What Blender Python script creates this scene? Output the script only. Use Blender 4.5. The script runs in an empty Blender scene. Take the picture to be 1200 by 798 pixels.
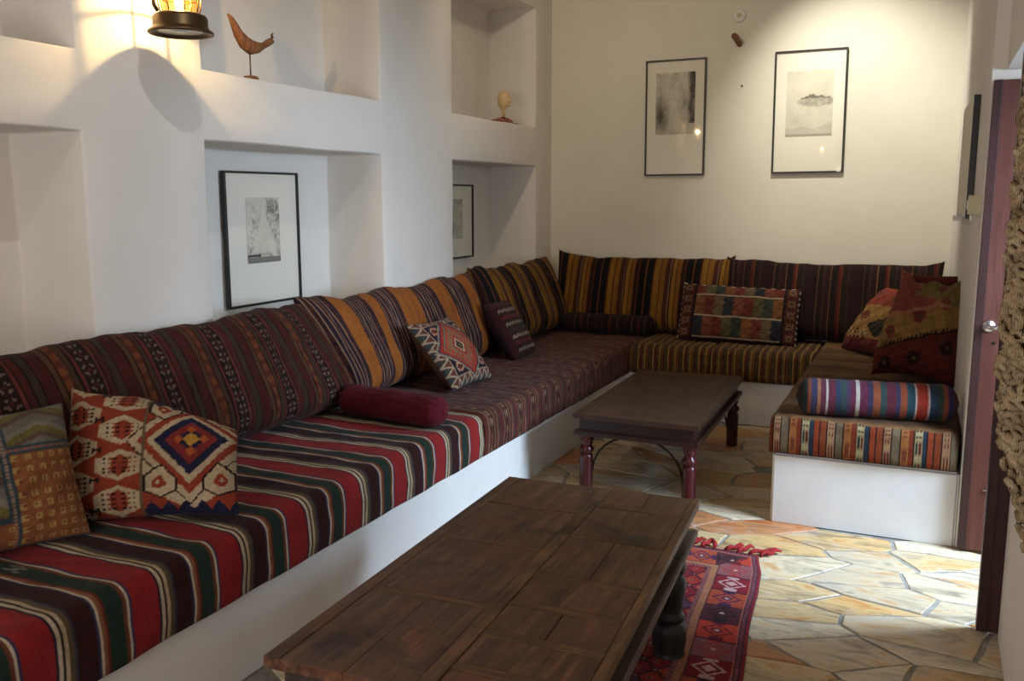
import bpy, bmesh, math, random
import numpy as np
from mathutils import Vector, Matrix, Euler
R = math.radians
random.seed(7); RNG = np.random.default_rng(7)
scn = bpy.context.scene
C = scn.collection

# ------------------------------------------------------------------ camera
cam_d = bpy.data.cameras.new('camera'); cam = bpy.data.objects.new('camera', cam_d); C.objects.link(cam)
cam_d.sensor_fit = 'HORIZONTAL'; cam_d.sensor_width = 36.0; cam_d.lens = 1070.0 / 1200.0 * 36.0
cam_d.clip_start = 0.05
cam.location = (0, 0, 1.6); cam.rotation_euler = (R(90 - 8.97), 0, R(24.5))
scn.camera = cam

# ------------------------------------------------------------------ world, lights, exposure
w = bpy.data.worlds.new('world'); scn.world = w; w.use_nodes = True
w.node_tree.nodes['Background'].inputs[0].default_value = (0.78, 0.87, 1.0, 1)
w.node_tree.nodes['Background'].inputs[1].default_value = 0.9
scn.view_settings.view_transform = 'Standard'; scn.view_settings.look = 'None'
scn.view_settings.gamma = 1; scn.view_settings.exposure = 0.6

def area(name, loc, target, sx, sy, power, col, spread=180):
    d = bpy.data.lights.new(name, 'AREA'); d.shape = 'RECTANGLE'; d.size = sx; d.size_y = sy
    d.energy = power; d.color = col; d.spread = R(spread)
    o = bpy.data.objects.new(name, d); C.objects.link(o); o.location = loc
    o.rotation_euler = (Vector(target) - Vector(loc)).to_track_quat('-Z', 'Y').to_euler(); return o
def spot(name, loc, target, power, col, ang, blend=.6, r=.03):
    d = bpy.data.lights.new(name, 'SPOT'); d.energy = power; d.color = col
    d.spot_size = R(ang); d.spot_blend = blend; d.shadow_soft_size = r
    o = bpy.data.objects.new(name, d); C.objects.link(o); o.location = loc
    o.rotation_euler = (Vector(target) - Vector(loc)).to_track_quat('-Z', 'Y').to_euler(); return o
# daylight at the doorway on the right and at the window behind the camera
area('daylight_doorway', (1.45, 3.98, 1.70), (-0.9, 4.02, 0.0), 1.0, 1.1, 61, (0.60, 0.79, 1.0), 120)
area('daylight_window', (-1.25, -1.30, 1.3), (-2.1, 4.0, 0.8), 2.0, 1.15, 31, (1.0, 0.92, 0.86))
# ceiling spots
spot('ceiling_spot_back', (-0.84, 6.05, 3.42), (-0.46, 7.2, 1.90), 116, (1.0, 0.96, 0.83), 82, 1.0, .04)
spot('ceiling_spot_corner', (-2.1, 4.9, 3.42), (-2.3, 7.2, 1.5), 26, (1.0, 0.80, 0.55), 120, 1.0, .05)
spot('ceiling_spot_column', (-1.5, 2.07, 3.42), (-2.92, 2.97, 2.0), 27, (1.0, 0.98, 0.96), 75, .9, .02)

# ------------------------------------------------------------------ helpers
def lin(c):
    c = np.asarray(c, float) / 255.0
    return np.where(c <= .04045, c / 12.92, ((c + .055) / 1.055) ** 2.4)
def link(name, me, m=None, parent=None):
    o = bpy.data.objects.new(name, me); C.objects.link(o)
    if m: me.materials.append(m)
    if parent: o.parent = parent
    return o
def obj(name, bm, m=None, parent=None, smooth=False):
    me = bpy.data.meshes.new(name); bmesh.ops.recalc_face_normals(bm, faces=bm.faces[:]); bm.to_mesh(me); bm.free()
    if smooth: me.polygons.foreach_set('use_smooth', [True] * len(me.polygons))
    return link(name, me, m, parent)
def tag(o, label=None, cat=None, group=None, kind=None):
    if label: o['label'] = label
    if cat: o['category'] = cat
    if group: o['group'] = group
    if kind: o['kind'] = kind
    return o
def thing(name, label, cat, loc=(0, 0, 0), rz=0, group=None):
    o = bpy.data.objects.new(name, None); C.objects.link(o); o.location = loc; o.rotation_euler = (0, 0, rz)
    o.empty_display_size = .1
    return tag(o, label, cat, group)
def box(bm, x0, x1, y0, y1, z0, z1, bev=0.0):
    b = bmesh.new()
    vs = [b.verts.new((x, y, z)) for z in (z0, z1) for y in (y0, y1) for x in (x0, x1)]
    for f in ((0, 2, 3, 1), (4, 5, 7, 6), (0, 1, 5, 4), (2, 6, 7, 3), (0, 4, 6, 2), (1, 3, 7, 5)): b.faces.new([vs[i] for i in f])
    if bev: bmesh.ops.bevel(b, geom=b.edges[:], offset=bev, segments=2, affect='EDGES', profile=.6)
    merge(bm, b)
def merge(bm, b, M=None):
    if M is not None: bmesh.ops.transform(b, matrix=M, verts=b.verts)
    me = bpy.data.meshes.new('tmp'); b.to_mesh(me); b.free(); bm.from_mesh(me); bpy.data.meshes.remove(me)
def prism(bm, poly, z0, z1, bev=0.0):
    b = bmesh.new()
    lo = [b.verts.new((p[0], p[1], z0)) for p in poly]; hi = [b.verts.new((p[0], p[1], z1)) for p in poly]
    n = len(poly); top = b.faces.new(hi); b.faces.new(lo[::-1])
    for i in range(n): b.faces.new((lo[i], lo[(i + 1) % n], hi[(i + 1) % n], hi[i]))
    bmesh.ops.recalc_face_normals(b, faces=b.faces[:])
    if bev: bmesh.ops.bevel(b, geom=list(top.edges), offset=bev, segments=1, affect='EDGES')
    merge(bm, b)
def lathe(bm, prof, n=24, M=None, cap=True):
    b = bmesh.new(); rings = []
    for r, z in prof:
        rings.append([b.verts.new((r * math.cos(2 * math.pi * k / n), r * math.sin(2 * math.pi * k / n), z)) for k in range(n)])
    for a, c in zip(rings, rings[1:]):
        for k in range(n): b.faces.new((a[k], a[(k + 1) % n], c[(k + 1) % n], c[k]))
    if cap: b.faces.new(rings[0][::-1]); b.faces.new(rings[-1])
    merge(bm, b, M)
def tube(bm, pts, rad, n=8, closed=False, flat=1.0):
    pts = [Vector(p) for p in pts]; m = len(pts)
    rad = rad if hasattr(rad, '__len__') else [rad] * m
    up = Vector((0.13, 0.31, 0.94)); rings = []
    for i, p in enumerate(pts):
        a = pts[(i - 1) % m] if closed else pts[max(i - 1, 0)]; c = pts[(i + 1) % m] if closed else pts[min(i + 1, m - 1)]
        d = (c - a).normalized(); s = d.cross(up)
        if s.length < .05: s = d.cross(Vector((1, 0, 0)))
        s.normalize(); t = s.cross(d)
        rings.append([bm.verts.new(p + rad[i] * (math.cos(2 * math.pi * k / n) * s + math.sin(2 * math.pi * k / n) * t * flat)) for k in range(n)])
    pr = list(zip(rings, rings[1:])) + ([(rings[-1], rings[0])] if closed else [])
    for a, c in pr:
        for k in range(n): bm.faces.new((a[k], a[(k + 1) % n], c[(k + 1) % n], c[k]))
    if not closed: bm.faces.new(rings[0][::-1]); bm.faces.new(rings[-1])

# ------------------------------------------------------------------ materials
def mat(name, rgb=(200, 200, 200), rough=.6, metal=0.0, spec=.5):
    m = bpy.data.materials.new(name); m.use_nodes = True; p = m.node_tree.nodes['Principled BSDF']
    p.inputs['Base Color'].default_value = (*lin(rgb), 1); p.inputs['Roughness'].default_value = rough
    p.inputs['Metallic'].default_value = metal; p.inputs['Specular IOR Level'].default_value = spec
    return m
class NT:
    def __init__(s, m): s.m = m; s.t = m.node_tree; s.p = s.t.nodes['Principled BSDF']
    def n(s, typ, **kw):
        x = s.t.nodes.new(typ)
        for k, v in kw.items():
            if k.startswith('i_'): x.inputs[k[2:].replace('_', ' ')].default_value = v
            else: setattr(x, k, v)
        return x
    def l(s, a, b): s.t.links.new(a, b)
    def ramp(s, fac, stops, interp='LINEAR'):
        r = s.n('ShaderNodeValToRGB'); r.color_ramp.interpolation = interp
        el = r.color_ramp.elements
        while len(el) < len(stops): el.new(.5)
        for e, (p, c) in zip(el, stops): e.position = p; e.color = (*lin(c), 1)
        s.l(fac, r.inputs[0]); return r.outputs[0]
    def coords(s, scale=(1, 1, 1), src='Object', rot=(0, 0, 0)):
        tc = s.n('ShaderNodeTexCoord'); mp = s.n('ShaderNodeMapping'); mp.inputs['Scale'].default_value = scale
        mp.inputs['Rotation'].default_value = rot
        s.l(tc.outputs[src], mp.inputs[0]); return mp.outputs[0]
    def noise(s, vec, scale=5, detail=4, rough=.5, dist=0):
        x = s.n('ShaderNodeTexNoise'); x.inputs['Scale'].default_value = scale; x.inputs['Detail'].default_value = detail
        x.inputs['Roughness'].default_value = rough; x.inputs['Distortion'].default_value = dist
        if vec is not None: s.l(vec, x.inputs['Vector'])
        return x.outputs['Fac']
    def mix(s, f, a, b, mode='MIX'):
        x = s.n('ShaderNodeMix', data_type='RGBA', blend_type=mode)
        if isinstance(f, (int, float)): x.inputs[0].default_value = f
        else: s.l(f, x.inputs[0])
        for i, v in ((6, a), (7, b)):
            if isinstance(v, tuple): x.inputs[i].default_value = (*lin(v), 1)
            else: s.l(v, x.inputs[i])
        return x.outputs[2]
    def bump(s, h, strength=.3, dist=.01):
        b = s.n('ShaderNodeBump'); b.inputs['Strength'].default_value = strength; b.inputs['Distance'].default_value = dist
        s.l(h, b.inputs['Height']); s.l(b.outputs[0], s.p.inputs['Normal'])
    def col(s, c): s.l(c, s.p.inputs['Base Color'])

def plaster_mat(name, a, b, dirt=None):
    m = mat(name, a, .88, spec=.25); t = NT(m); v = t.coords()
    c = t.ramp(t.noise(v, 1.3, 5, .6), [(.3, a), (.7, b)])
    if dirt: c = t.mix(t.ramp(t.noise(v, 6, 6, .7, .6), [(.60, (0, 0, 0)), (.78, (90, 90, 90))]), c, dirt)
    t.col(c)
    ad = t.n('ShaderNodeMath', operation='ADD'); ml_ = t.n('ShaderNodeMath', operation='MULTIPLY'); ml_.inputs[1].default_value = .22; t.l(t.noise(v, 30, 3, .6), ml_.inputs[0]); t.l(t.noise(v, 3.5, 3, .5), ad.inputs[0]); t.l(ml_.outputs[0], ad.inputs[1])
    t.bump(ad.outputs[0], .2, .014); return m
M_PL = plaster_mat('white_plaster', (226, 220, 212), (216, 210, 202))
M_PLB = plaster_mat('cream_plaster', (224, 219, 204), (214, 208, 192))
M_BENCH = plaster_mat('bench_plaster', (224, 222, 220), (208, 206, 205), (165, 150, 135))
M_CEIL = plaster_mat('ceiling_plaster', (222, 218, 210), (212, 208, 200))

def fabric_mat(name, attr=True, rgb=None, weave=260., sheen=.03, bumpd=.003):
    m = mat(name, rgb or (128, 128, 128), .92, spec=.15); t = NT(m)
    t.p.inputs['Sheen Weight'].default_value = sheen; t.p.inputs['Sheen Roughness'].default_value = .5
    v = t.coords()
    if attr:
        a = t.n('ShaderNodeVertexColor'); a.layer_name = 'Col'; src = a.outputs[0]
    else:
        r = t.n('ShaderNodeRGB'); r.outputs[0].default_value = (*lin(rgb), 1); src = r.outputs[0]
    nz = t.ramp(t.noise(v, 90, 4, .7), [(.25, (205, 205, 205)), (.75, (255, 255, 255))])
    big = t.ramp(t.noise(v, 7, 3, .6), [(.3, (222, 218, 214)), (.7, (255, 255, 255))])
    t.col(t.mix(1.0, t.mix(1.0, src, nz, 'MULTIPLY'), big, 'MULTIPLY'))
    n1 = t.noise(v, weave, 2, .6); n2 = t.noise(v, 18, 3, .6)
    ad = t.n('ShaderNodeMath', operation='MULTIPLY_ADD'); t.l(n2, ad.inputs[0]); ad.inputs[1].default_value = 1.6; t.l(n1, ad.inputs[2])
    t.bump(ad.outputs[0], .45, bumpd); return m
M_KILIM = fabric_mat('woven_kilim')
M_RUG = fabric_mat('rug_pile', weave=420, bumpd=.005)
M_BURG = fabric_mat('burgundy_cotton', False, (92, 22, 34))
M_DARKSEAM = fabric_mat('dark_piping', False, (60, 40, 32))
M_RED = fabric_mat('red_yarn', False, (168, 45, 48))

def wood_mat(name, stops, along='Y', rough=(.35, .6), patch=None, bump=.25, objrand=True, fine=1.0):
    m = mat(name, (80, 60, 40), .5, spec=.4); t = NT(m)
    sc = {'Y': (16, 1.0, 16), 'X': (1.0, 16, 16), 'Z': (16, 16, 1.0)}[along]
    v0 = t.coords()
    if objrand:
        oi = t.n('ShaderNodeObjectInfo'); mu = t.n('ShaderNodeMath', operation='MULTIPLY'); mu.inputs[1].default_value = 37.0
        t.l(oi.outputs['Random'], mu.inputs[0]); ad = t.n('ShaderNodeVectorMath', operation='ADD'); t.l(v0, ad.inputs[0]); t.l(mu.outputs[0], ad.inputs[1]); v0 = ad.outputs[0]
    mp = t.n('ShaderNodeMapping'); mp.inputs['Scale'].default_value = sc; t.l(v0, mp.inputs[0]); v = mp.outputs[0]
    g = t.noise(v, 2.2 * fine, 8, .68, .6)
    c = t.ramp(g, stops)
    if patch:
        pn = t.ramp(t.noise(v0, 4.5, 6, .65, .4), [(.50, (0, 0, 0)), (.62, (255, 255, 255))]); c = t.mix(pn, c, t.ramp(t.noise(v, 3.5, 5, .7), patch))
        dk = t.ramp(t.noise(v0, 3.1, 4, .6, 1.), [(.56, (255, 255, 255)), (.70, (70, 66, 66))]); c = t.mix(1.0, c, dk, 'MULTIPLY')
        scr = t.ramp(t.noise(v, 9, 3, .5), [(.68, (0, 0, 0)), (.74, (120, 120, 120))]); c = t.mix(scr, c, (128, 104, 80))
    t.col(c)
    rr = t.n('ShaderNodeMapRange'); rr.inputs['To Min'].default_value = rough[0]; rr.inputs['To Max'].default_value = rough[1]
    t.l(t.noise(v0, 9, 4, .6), rr.inputs['Value']); t.l(rr.outputs[0], t.p.inputs['Roughness'])
    t.bump(g, bump, .004); return m
T1Y = wood_mat('old_teak_lengthwise', [(.30, (34, 22, 18)), (.5, (80, 51, 35)), (.70, (118, 80, 54))], 'Y', (.34, .58), [(.3, (56, 32, 21)), (.7, (122, 76, 44))])
T1X = wood_mat('old_teak_crosswise', [(.25, (46, 29, 20)), (.5, (80, 52, 33)), (.75, (124, 84, 50))], 'X', (.38, .6), [(.3, (60, 44, 32)), (.7, (122, 84, 50))])
T1L = wood_mat('old_teak_worn_edge', [(.25, (60, 40, 26)), (.5, (98, 68, 42)), (.75, (146, 104, 64))], 'Y', (.4, .6), [(.3, (48, 30, 22)), (.7, (104, 70, 44))])
T1M = wood_mat('old_teak_grey_moulding', [(.25, (54, 44, 37)), (.5, (84, 70, 58)), (.75, (112, 96, 80))], 'Y', (.4, .6))
T1D = wood_mat('old_teak_dark', [(.25, (34, 28, 24)), (.5, (52, 42, 36)), (.75, (74, 60, 50))], 'Y', (.4, .6))
T1G = wood_mat('black_turned_wood', [(.25, (24, 24, 22)), (.5, (38, 38, 34)), (.75, (60, 58, 50))], 'Z', (.3, .5))
T2Y = wood_mat('dark_sheesham', [(.25, (34, 21, 16)), (.5, (52, 33, 24)), (.75, (70, 47, 33))], 'Y', (.25, .42), [(.3, (40, 25, 18)), (.7, (72, 48, 34))], .15)
T2D = wood_mat('dark_red_sheesham', [(.25, (24, 13, 12)), (.5, (38, 20, 18)), (.75, (56, 30, 26))], 'X', (.25, .42), None, .15)
T2L = wood_mat('wine_lacquer_wood', [(.25, (44, 13, 17)), (.5, (66, 20, 24)), (.75, (88, 32, 34))], 'Z', (.18, .35), None, .1)
M_DOOR = wood_mat('wine_door_paint', [(.25, (68, 32, 26)), (.5, (82, 41, 33)), (.75, (98, 55, 44))], 'Z', (.4, .6), None, .15, False)
M_DOORD = wood_mat('dark_door_wood', [(.25, (34, 14, 13)), (.5, (50, 22, 20)), (.75, (66, 32, 28))], 'Z', (.4, .6), None, .15, False)
M_IRON = mat('black_iron', (38, 34, 32), .5, .7)
M_CHROME = mat('brushed_steel', (205, 205, 208), .28, 1.0)
M_FRAME = mat('black_frame_wood', (22, 20, 18), .38)
M_BRONZE = mat('aged_bronze', (84, 66, 44), .42, .85)
M_BRASS = mat('brass', (190, 140, 66), .25, 1.0)
M_WHITEP = mat('white_plastic', (225, 222, 212), .4)
M_BEIGEP = mat('beige_plastic', (196, 186, 150), .45)
M_DRIFT = wood_mat('reddish_driftwood', [(.25, (76, 44, 26)), (.5, (118, 74, 42)), (.75, (156, 110, 68))], 'Z', (.5, .7))
M_ROD = mat('thin_steel_rod', (92, 74, 60), .4, .8)
def glass_mat(name, tint=(255, 255, 255), ior=1.45, rough=0.0, gl=1.0):
    m = bpy.data.materials.new(name); m.use_nodes = True; t = m.node_tree; t.nodes.clear()
    o = t.nodes.new('ShaderNodeOutputMaterial'); mx = t.nodes.new('ShaderNodeMixShader'); tr = t.nodes.new('ShaderNodeBsdfTransparent')
    g = t.nodes.new('ShaderNodeBsdfGlossy'); fr = t.nodes.new('ShaderNodeFresnel'); fr.inputs[0].default_value = ior
    tr.inputs[0].default_value = (*lin(tint), 1); g.inputs['Roughness'].default_value = rough
    ge = t.nodes.new('ShaderNodeNewGeometry'); sb = t.nodes.new('ShaderNodeMath'); sb.operation = 'SUBTRACT'; sb.use_clamp = True; t.links.new(fr.outputs[0], sb.inputs[0]); t.links.new(ge.outputs['Backfacing'], sb.inputs[1]); t.links.new(sb.outputs[0], mx.inputs[0]); t.links.new(tr.outputs[0], mx.inputs[1]); t.links.new(g.outputs[0], mx.inputs[2]); t.links.new(mx.outputs[0], o.inputs[0])
    return m
M_GLASS = glass_mat('picture_glass', rough=.03)
M_AMBER = glass_mat('amber_glass', (250, 228, 180), 1.5, .05)
M_FROST = mat('frosted_lens', (176, 182, 186), .3)
M_BULB = mat('lit_bulb', (255, 230, 180), .5); M_BULB.node_tree.nodes['Principled BSDF'].inputs['Emission Color'].default_value = (1, .78, .45, 1)
M_BULB.node_tree.nodes['Principled BSDF'].inputs['Emission Strength'].default_value = 9
M_PRINT = mat('printed_paper', (220, 214, 198), .8, spec=.2)
_t = NT(M_PRINT); _a = _t.n('ShaderNodeVertexColor'); _a.layer_name = 'Col'; _t.col(_a.outputs[0])
M_MAT = mat('cream_paper_mount', (226, 220, 204), .85, spec=.2)

# floor stone
M_STONE = mat('flagstone', (190, 170, 140), .6, spec=.35); t = NT(M_STONE)
oi = t.n('ShaderNodeObjectInfo'); v0 = t.coords(src='Object')
mu = t.n('ShaderNodeMath', operation='MULTIPLY'); mu.inputs[1].default_value = 53.0; t.l(oi.outputs['Random'], mu.inputs[0])
ad = t.n('ShaderNodeVectorMath', operation='ADD'); t.l(v0, ad.inputs[0]); t.l(mu.outputs[0], ad.inputs[1])
mp = t.n('ShaderNodeMapping'); mp.inputs['Scale'].default_value = (1, 3.2, 1); mp.inputs['Rotation'].default_value = (0, 0, .25); t.l(ad.outputs[0], mp.inputs[0])
base = t.ramp(oi.outputs['Random'], [(0, (206, 184, 146)), (.16, (196, 154, 104)), (.28, (212, 200, 176)), (.5, (196, 184, 164)), (.64, (206, 176, 128)), (.76, (218, 208, 188)), (.92, (192, 138, 98))], 'CONSTANT')
st = t.ramp(t.noise(mp.outputs[0], 3.0, 7, .66, 1.4), [(.32, (150, 142, 142)), (.42, (206, 198, 186)), (.52, (248, 240, 226)), (.60, (236, 206, 164)), (.70, (212, 150, 98))])
c = t.mix(.9, base, t.mix(1.0, base, st, 'MULTIPLY')); c = t.mix(t.ramp(t.noise(v0, 3.4, 5, .65, .8), [(.50, (0, 0, 0)), (.64, (165, 165, 165))]), c, (176, 172, 174))
t.col(c); t.bump(t.noise(mp.outputs[0], 6, 7, .6, 1.0), .5, .008)
rr = t.n('ShaderNodeMapRange'); rr.inputs['To Min'].default_value = .24; rr.inputs['To Max'].default_value = .5; t.l(t.noise(v0, 11, 4, .6), rr.inputs['Value']); t.l(rr.outputs[0], t.p.inputs['Roughness'])
M_GROUT = mat('grey_mortar', (148, 140, 126), .9, spec=.2); t = NT(M_GROUT); v = t.coords()
t.col(t.ramp(t.noise(v, 9, 6, .7), [(.3, (112, 108, 100)), (.7, (158, 154, 146))])); t.bump(t.noise(v, 30, 5, .6), .5, .01)

# ------------------------------------------------------------------ structure
def rough_up(bm, amp, freq=2.3, keep=None):
    from mathutils import noise
    for v in bm.verts:
        if keep and keep(v.co): continue
        p = v.co * freq; v.co += Vector((noise.noise(p), noise.noise(p + Vector((7, 3, 1))), noise.noise(p + Vector((1, 9, 4))))) * amp
YL0, YL1, ZT = -1.4, 7.2, 3.5
XW, XN = -2.92, -3.31
def wall_left():
    bm = bmesh.new()
    ys = [YL0, .75, 2.516, 3.16, 4.59, 5.455, 6.855, YL1]; zs = [0, .88, 1.84, 2.143, 3.05, ZT]
    def cell(x, y0, y1, z0, z1, n=.12):
        a = max(1, round((y1 - y0) / n)); b = max(1, round((z1 - z0) / n))
        P = [[bm.verts.new((x, y0 + (y1 - y0) * i / a, z0 + (z1 - z0) * j / b)) for i in range(a + 1)] for j in range(b + 1)]
        for j in range(b):
            for i in range(a): bm.faces.new((P[j][i], P[j][i + 1], P[j + 1][i + 1], P[j + 1][i]))
    def side(y0, y1, z0, z1, n=.12):
        a = max(1, round((y1 - y0) / n)) if y1 > y0 else 1; b = max(1, round((z1 - z0) / n)) if z1 > z0 else 1
        if y1 == y0: P = [[bm.verts.new((XN + (XW - XN) * i / 3, y0, z0 + (z1 - z0) * j / b)) for i in range(4)] for j in range(b + 1)]
        else: P = [[bm.verts.new((XN + (XW - XN) * i / 3, y0 + (y1 - y0) * j / a, z0)) for i in range(4)] for j in range(a + 1)]
        for j in range(len(P) - 1):
            for i in range(3): bm.faces.new((P[j][i], P[j][i + 1], P[j + 1][i + 1], P[j + 1][i]))
    for j in range(5):
        for i in range(7):
            if i in (1, 3, 5) and j in (1, 3):
                cell(XN, ys[i], ys[i + 1], zs[j], zs[j + 1])
                side(ys[i], ys[i], zs[j], zs[j + 1]); side(ys[i + 1], ys[i + 1], zs[j], zs[j + 1])
                side(ys[i], ys[i + 1], zs[j], zs[j]); side(ys[i], ys[i + 1], zs[j + 1], zs[j + 1])
            else: cell(XW, ys[i], ys[i + 1], zs[j], zs[j + 1])
    bmesh.ops.remove_doubles(bm, verts=bm.verts, dist=.002)
    bmesh.ops.recalc_face_normals(bm, faces=bm.faces[:])
    # soft plaster corners
    ed = [e for e in bm.edges if len(e.link_faces) == 2 and e.calc_face_angle() > 1.0]
    bmesh.ops.bevel(bm, geom=ed, offset=.009, segments=2, affect='EDGES', profile=.5)
    rough_up(bm, .008, 2.6)
    # backing so that no light comes through
    box(bm, XN - .3, XN - .04, YL0 - .2, YL1 + .2, -.1, ZT + .1)
    o = obj('wall_left', bm, M_PL, smooth=True); 
    md = o.modifiers.new('auto', 'EDGE_SPLIT'); md.split_angle = R(50)
    return tag(o, 'white plastered left wall with square recessed niches', kind='structure')
wall_left()
bm = bmesh.new(); box(bm, -3.6, .9, 7.2, 7.45, -.1, 3.6); tag(obj('wall_back', bm, M_PLB), 'cream plastered back wall', kind='structure')
bm = bmesh.new()
prism(bm, [(.135, 7.2), (.195, 4.512), (.72, 4.512), (.72, 7.2)], 0, 3.5)
prism(bm, [(.25, 3.66), (.25, 4.512), (.72, 4.512), (.72, 3.66)], 2.13, 3.5)
prism(bm, [(.32, -1.4), (.32, 3.598), (.72, 3.598), (.72, -1.4)], 0, 3.5)
prism(bm, [(.32, 3.598), (.32, 3.66), (.72, 3.66), (.72, 3.598)], 2.12, 3.5)
bmesh.ops.recalc_face_normals(bm, faces=bm.faces[:])
tag(obj('wall_right', bm, M_PL), 'white right wall with the doorway', kind='structure')
# wall behind the camera with a large window opening
bm = bmesh.new()
for a in ((-3.6, -2.6, 0, 3.5), (0, .9, 0, 3.5), (-2.6, 0, 0, .65), (-2.6, 0, 1.95, 3.5)):
    box(bm, a[0], a[1], -1.7, -1.4, a[2], a[3])
tag(obj('wall_front', bm, M_PL), kind='structure')
bm = bmesh.new(); box(bm, -3.6, .9, -1.7, 7.45, 3.5, 3.7); tag(obj('ceiling', bm, M_CEIL), kind='structure')
bm = bmesh.new(); box(bm, -3.6, 3.0, -1.7, 7.45, -.2, -.006); floor = tag(obj('floor', bm, M_GROUT), 'crazy paving floor of irregular beige and rust flagstones', kind='structure')

# flagstones: anisotropic voronoi cells
def voronoi():
    AX = 2.0
    x0, x1, y0, y1 = -2.15, 1.2, 1.7, 6.6
    seeds = []
    tries = 0
    while len(seeds) < 290 and tries < 60000:
        tries += 1
        p = (random.uniform(x0 - .3, x1 + .3) / AX, random.uniform(y0 - .3, y1 + .3))
        dmin = .082 if random.random() < .55 else .15
        if all((p[0] - q[0]) ** 2 + (p[1] - q[1]) ** 2 > dmin ** 2 for q in seeds): seeds.append(p)
    wt = {p: random.uniform(-.006, .008) for p in seeds}
    def warp(x, y): return (x + .10 * math.sin(y * 2.6 + .5) + .035 * math.sin(y * 7 + x * 2), y + .09 * math.sin(x * 2.3 + 1.0) + .03 * math.sin(x * 6.1 + y))
    out = []
    for p in seeds:
        poly = [(x0 / AX, y0), (x1 / AX, y0), (x1 / AX, y1), (x0 / AX, y1)]
        for q in sorted(seeds, key=lambda q: (p[0] - q[0]) ** 2 + (p[1] - q[1]) ** 2)[1:22]:
            nx, ny = q[0] - p[0], q[1] - p[1]; L = math.hypot(nx, ny); nx /= L; ny /= L
            k = L / 2 + (wt[p] - wt[q]) / (2 * L) - .0042
            new = []
            for i in range(len(poly)):
                a, b = poly[i], poly[(i + 1) % len(poly)]
                da = (a[0] - p[0]) * nx + (a[1] - p[1]) * ny - k; db = (b[0] - p[0]) * nx + (b[1] - p[1]) * ny - k
                if da <= 0: new.append(a)
                if (da < 0) != (db < 0) and abs(da - db) > 1e-9:
                    s = da / (da - db); new.append((a[0] + (b[0] - a[0]) * s, a[1] + (b[1] - a[1]) * s))
            poly = new
            if len(poly) < 3: break
        if len(poly) < 3: continue
        P = [warp(a * AX, b) for a, b in poly]
        # shear so that joints are not axis aligned, wobble the edges
        Q = []
        for i in range(len(P)):
            a, b = P[i], P[(i + 1) % len(P)]
            Q.append(a); L = math.hypot(b[0] - a[0], b[1] - a[1])
            if L > .09:
                for s in (.33, .66):
                    j = random.uniform(-.007, .004); n = ((b[1] - a[1]) / L, -(b[0] - a[0]) / L)
                    Q.append((a[0] + (b[0] - a[0]) * s + n[0] * j, a[1] + (b[1] - a[1]) * s + n[1] * j))
        out.append(Q)
    return out
def inside_bench(cx, cy): return (cx < -2.0) or cy > 6.43 or (cx > -.62 and cx < .22 and cy > 4.53)
for Q in voronoi():
    cx = sum(p[0] for p in Q) / len(Q); cy = sum(p[1] for p in Q) / len(Q)
    if inside_bench(cx, cy): continue
    bm = bmesh.new(); z = random.uniform(-.0035, 0)
    prism(bm, [(p[0] - cx, p[1] - cy) for p in Q], -.02, z, .003)
    o = obj('flagstone', bm, M_STONE, floor); o.location = (cx, cy, 0)

# masonry bench (one built-in U shaped piece)
bm = bmesh.new()
poly = [(-2.91, .2), (-2.0, .2), (-2.0, 6.43), (-.64, 6.43), (-.64, 4.507), (.193, 4.507), (.133, 7.19), (-2.91, 7.19)]
b = bmesh.new()
lo = [b.verts.new((x, y, 0)) for x, y in poly]; hi = [b.verts.new((x, y, .352)) for x, y in poly]; n = len(poly)
b.faces.new(hi); b.faces.new(lo[::-1])
for i in range(n): b.faces.new((lo[i], lo[(i + 1) % n], hi[(i + 1) % n], hi[i]))
bmesh.ops.recalc_face_normals(b, faces=b.faces[:])
bmesh.ops.bevel(b, geom=[e for e in b.edges if not all(v.co.z < .01 for v in e.verts)], offset=.012, segments=3, affect='EDGES')
merge(bm, b)
tag(obj('masonry_bench', bm, M_BENCH), 'white plastered built-in bench running along three walls under the mattresses', 'bench')

# ------------------------------------------------------------------ cloth painting
class Canvas:
    def __init__(s, nu, nv, bg): s.a = np.tile(lin(bg), (nv, nu, 1)); s.nu = nu; s.nv = nv; s.U, s.V = np.meshgrid((np.arange(nu) + .5) / nu, (np.arange(nv) + .5) / nv)
    def set(s, m, c, al=1.0): s.a[m] = s.a[m] * (1 - al) + lin(c) * al
    def rect(s, u0, u1, v0, v1, c): s.set((s.U >= u0) & (s.U < u1) & (s.V >= v0) & (s.V < v1), c)
    def poly(s, pts, c):
        m = np.zeros(s.U.shape, bool); n = len(pts)
        for i in range(n):
            (x0, y0), (x1, y1) = pts[i], pts[(i + 1) % n]
            if y0 == y1: continue
            k = ((s.V >= y0) != (s.V >= y1)) & (s.U < x0 + (s.V - y0) * (x1 - x0) / (y1 - y0)); m ^= k
        s.set(m, c); return m
    def dia(s, cu, cv, ru, rv, c): s.set(np.abs(s.U - cu) / ru + np.abs(s.V - cv) / rv < 1, c)
    def motif(s, cu, cv, px, rows, pal, py=None):
        py = py or px; h = len(rows); wd = len(rows[0])
        for j, r in enumerate(rows):
            for i, ch in enumerate(r):
                if ch in pal:
                    u = cu + (i - wd / 2) * px; v = cv + (h / 2 - 1 - j) * py; s.rect(u, u + px, v, v + py, pal[ch])
    def noise(s, k=.06):
        s.a *= 1 + k * RNG.standard_normal(s.a.shape[:2] + (1,)); np.clip(s.a, 0, 1, out=s.a)
        return s
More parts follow.
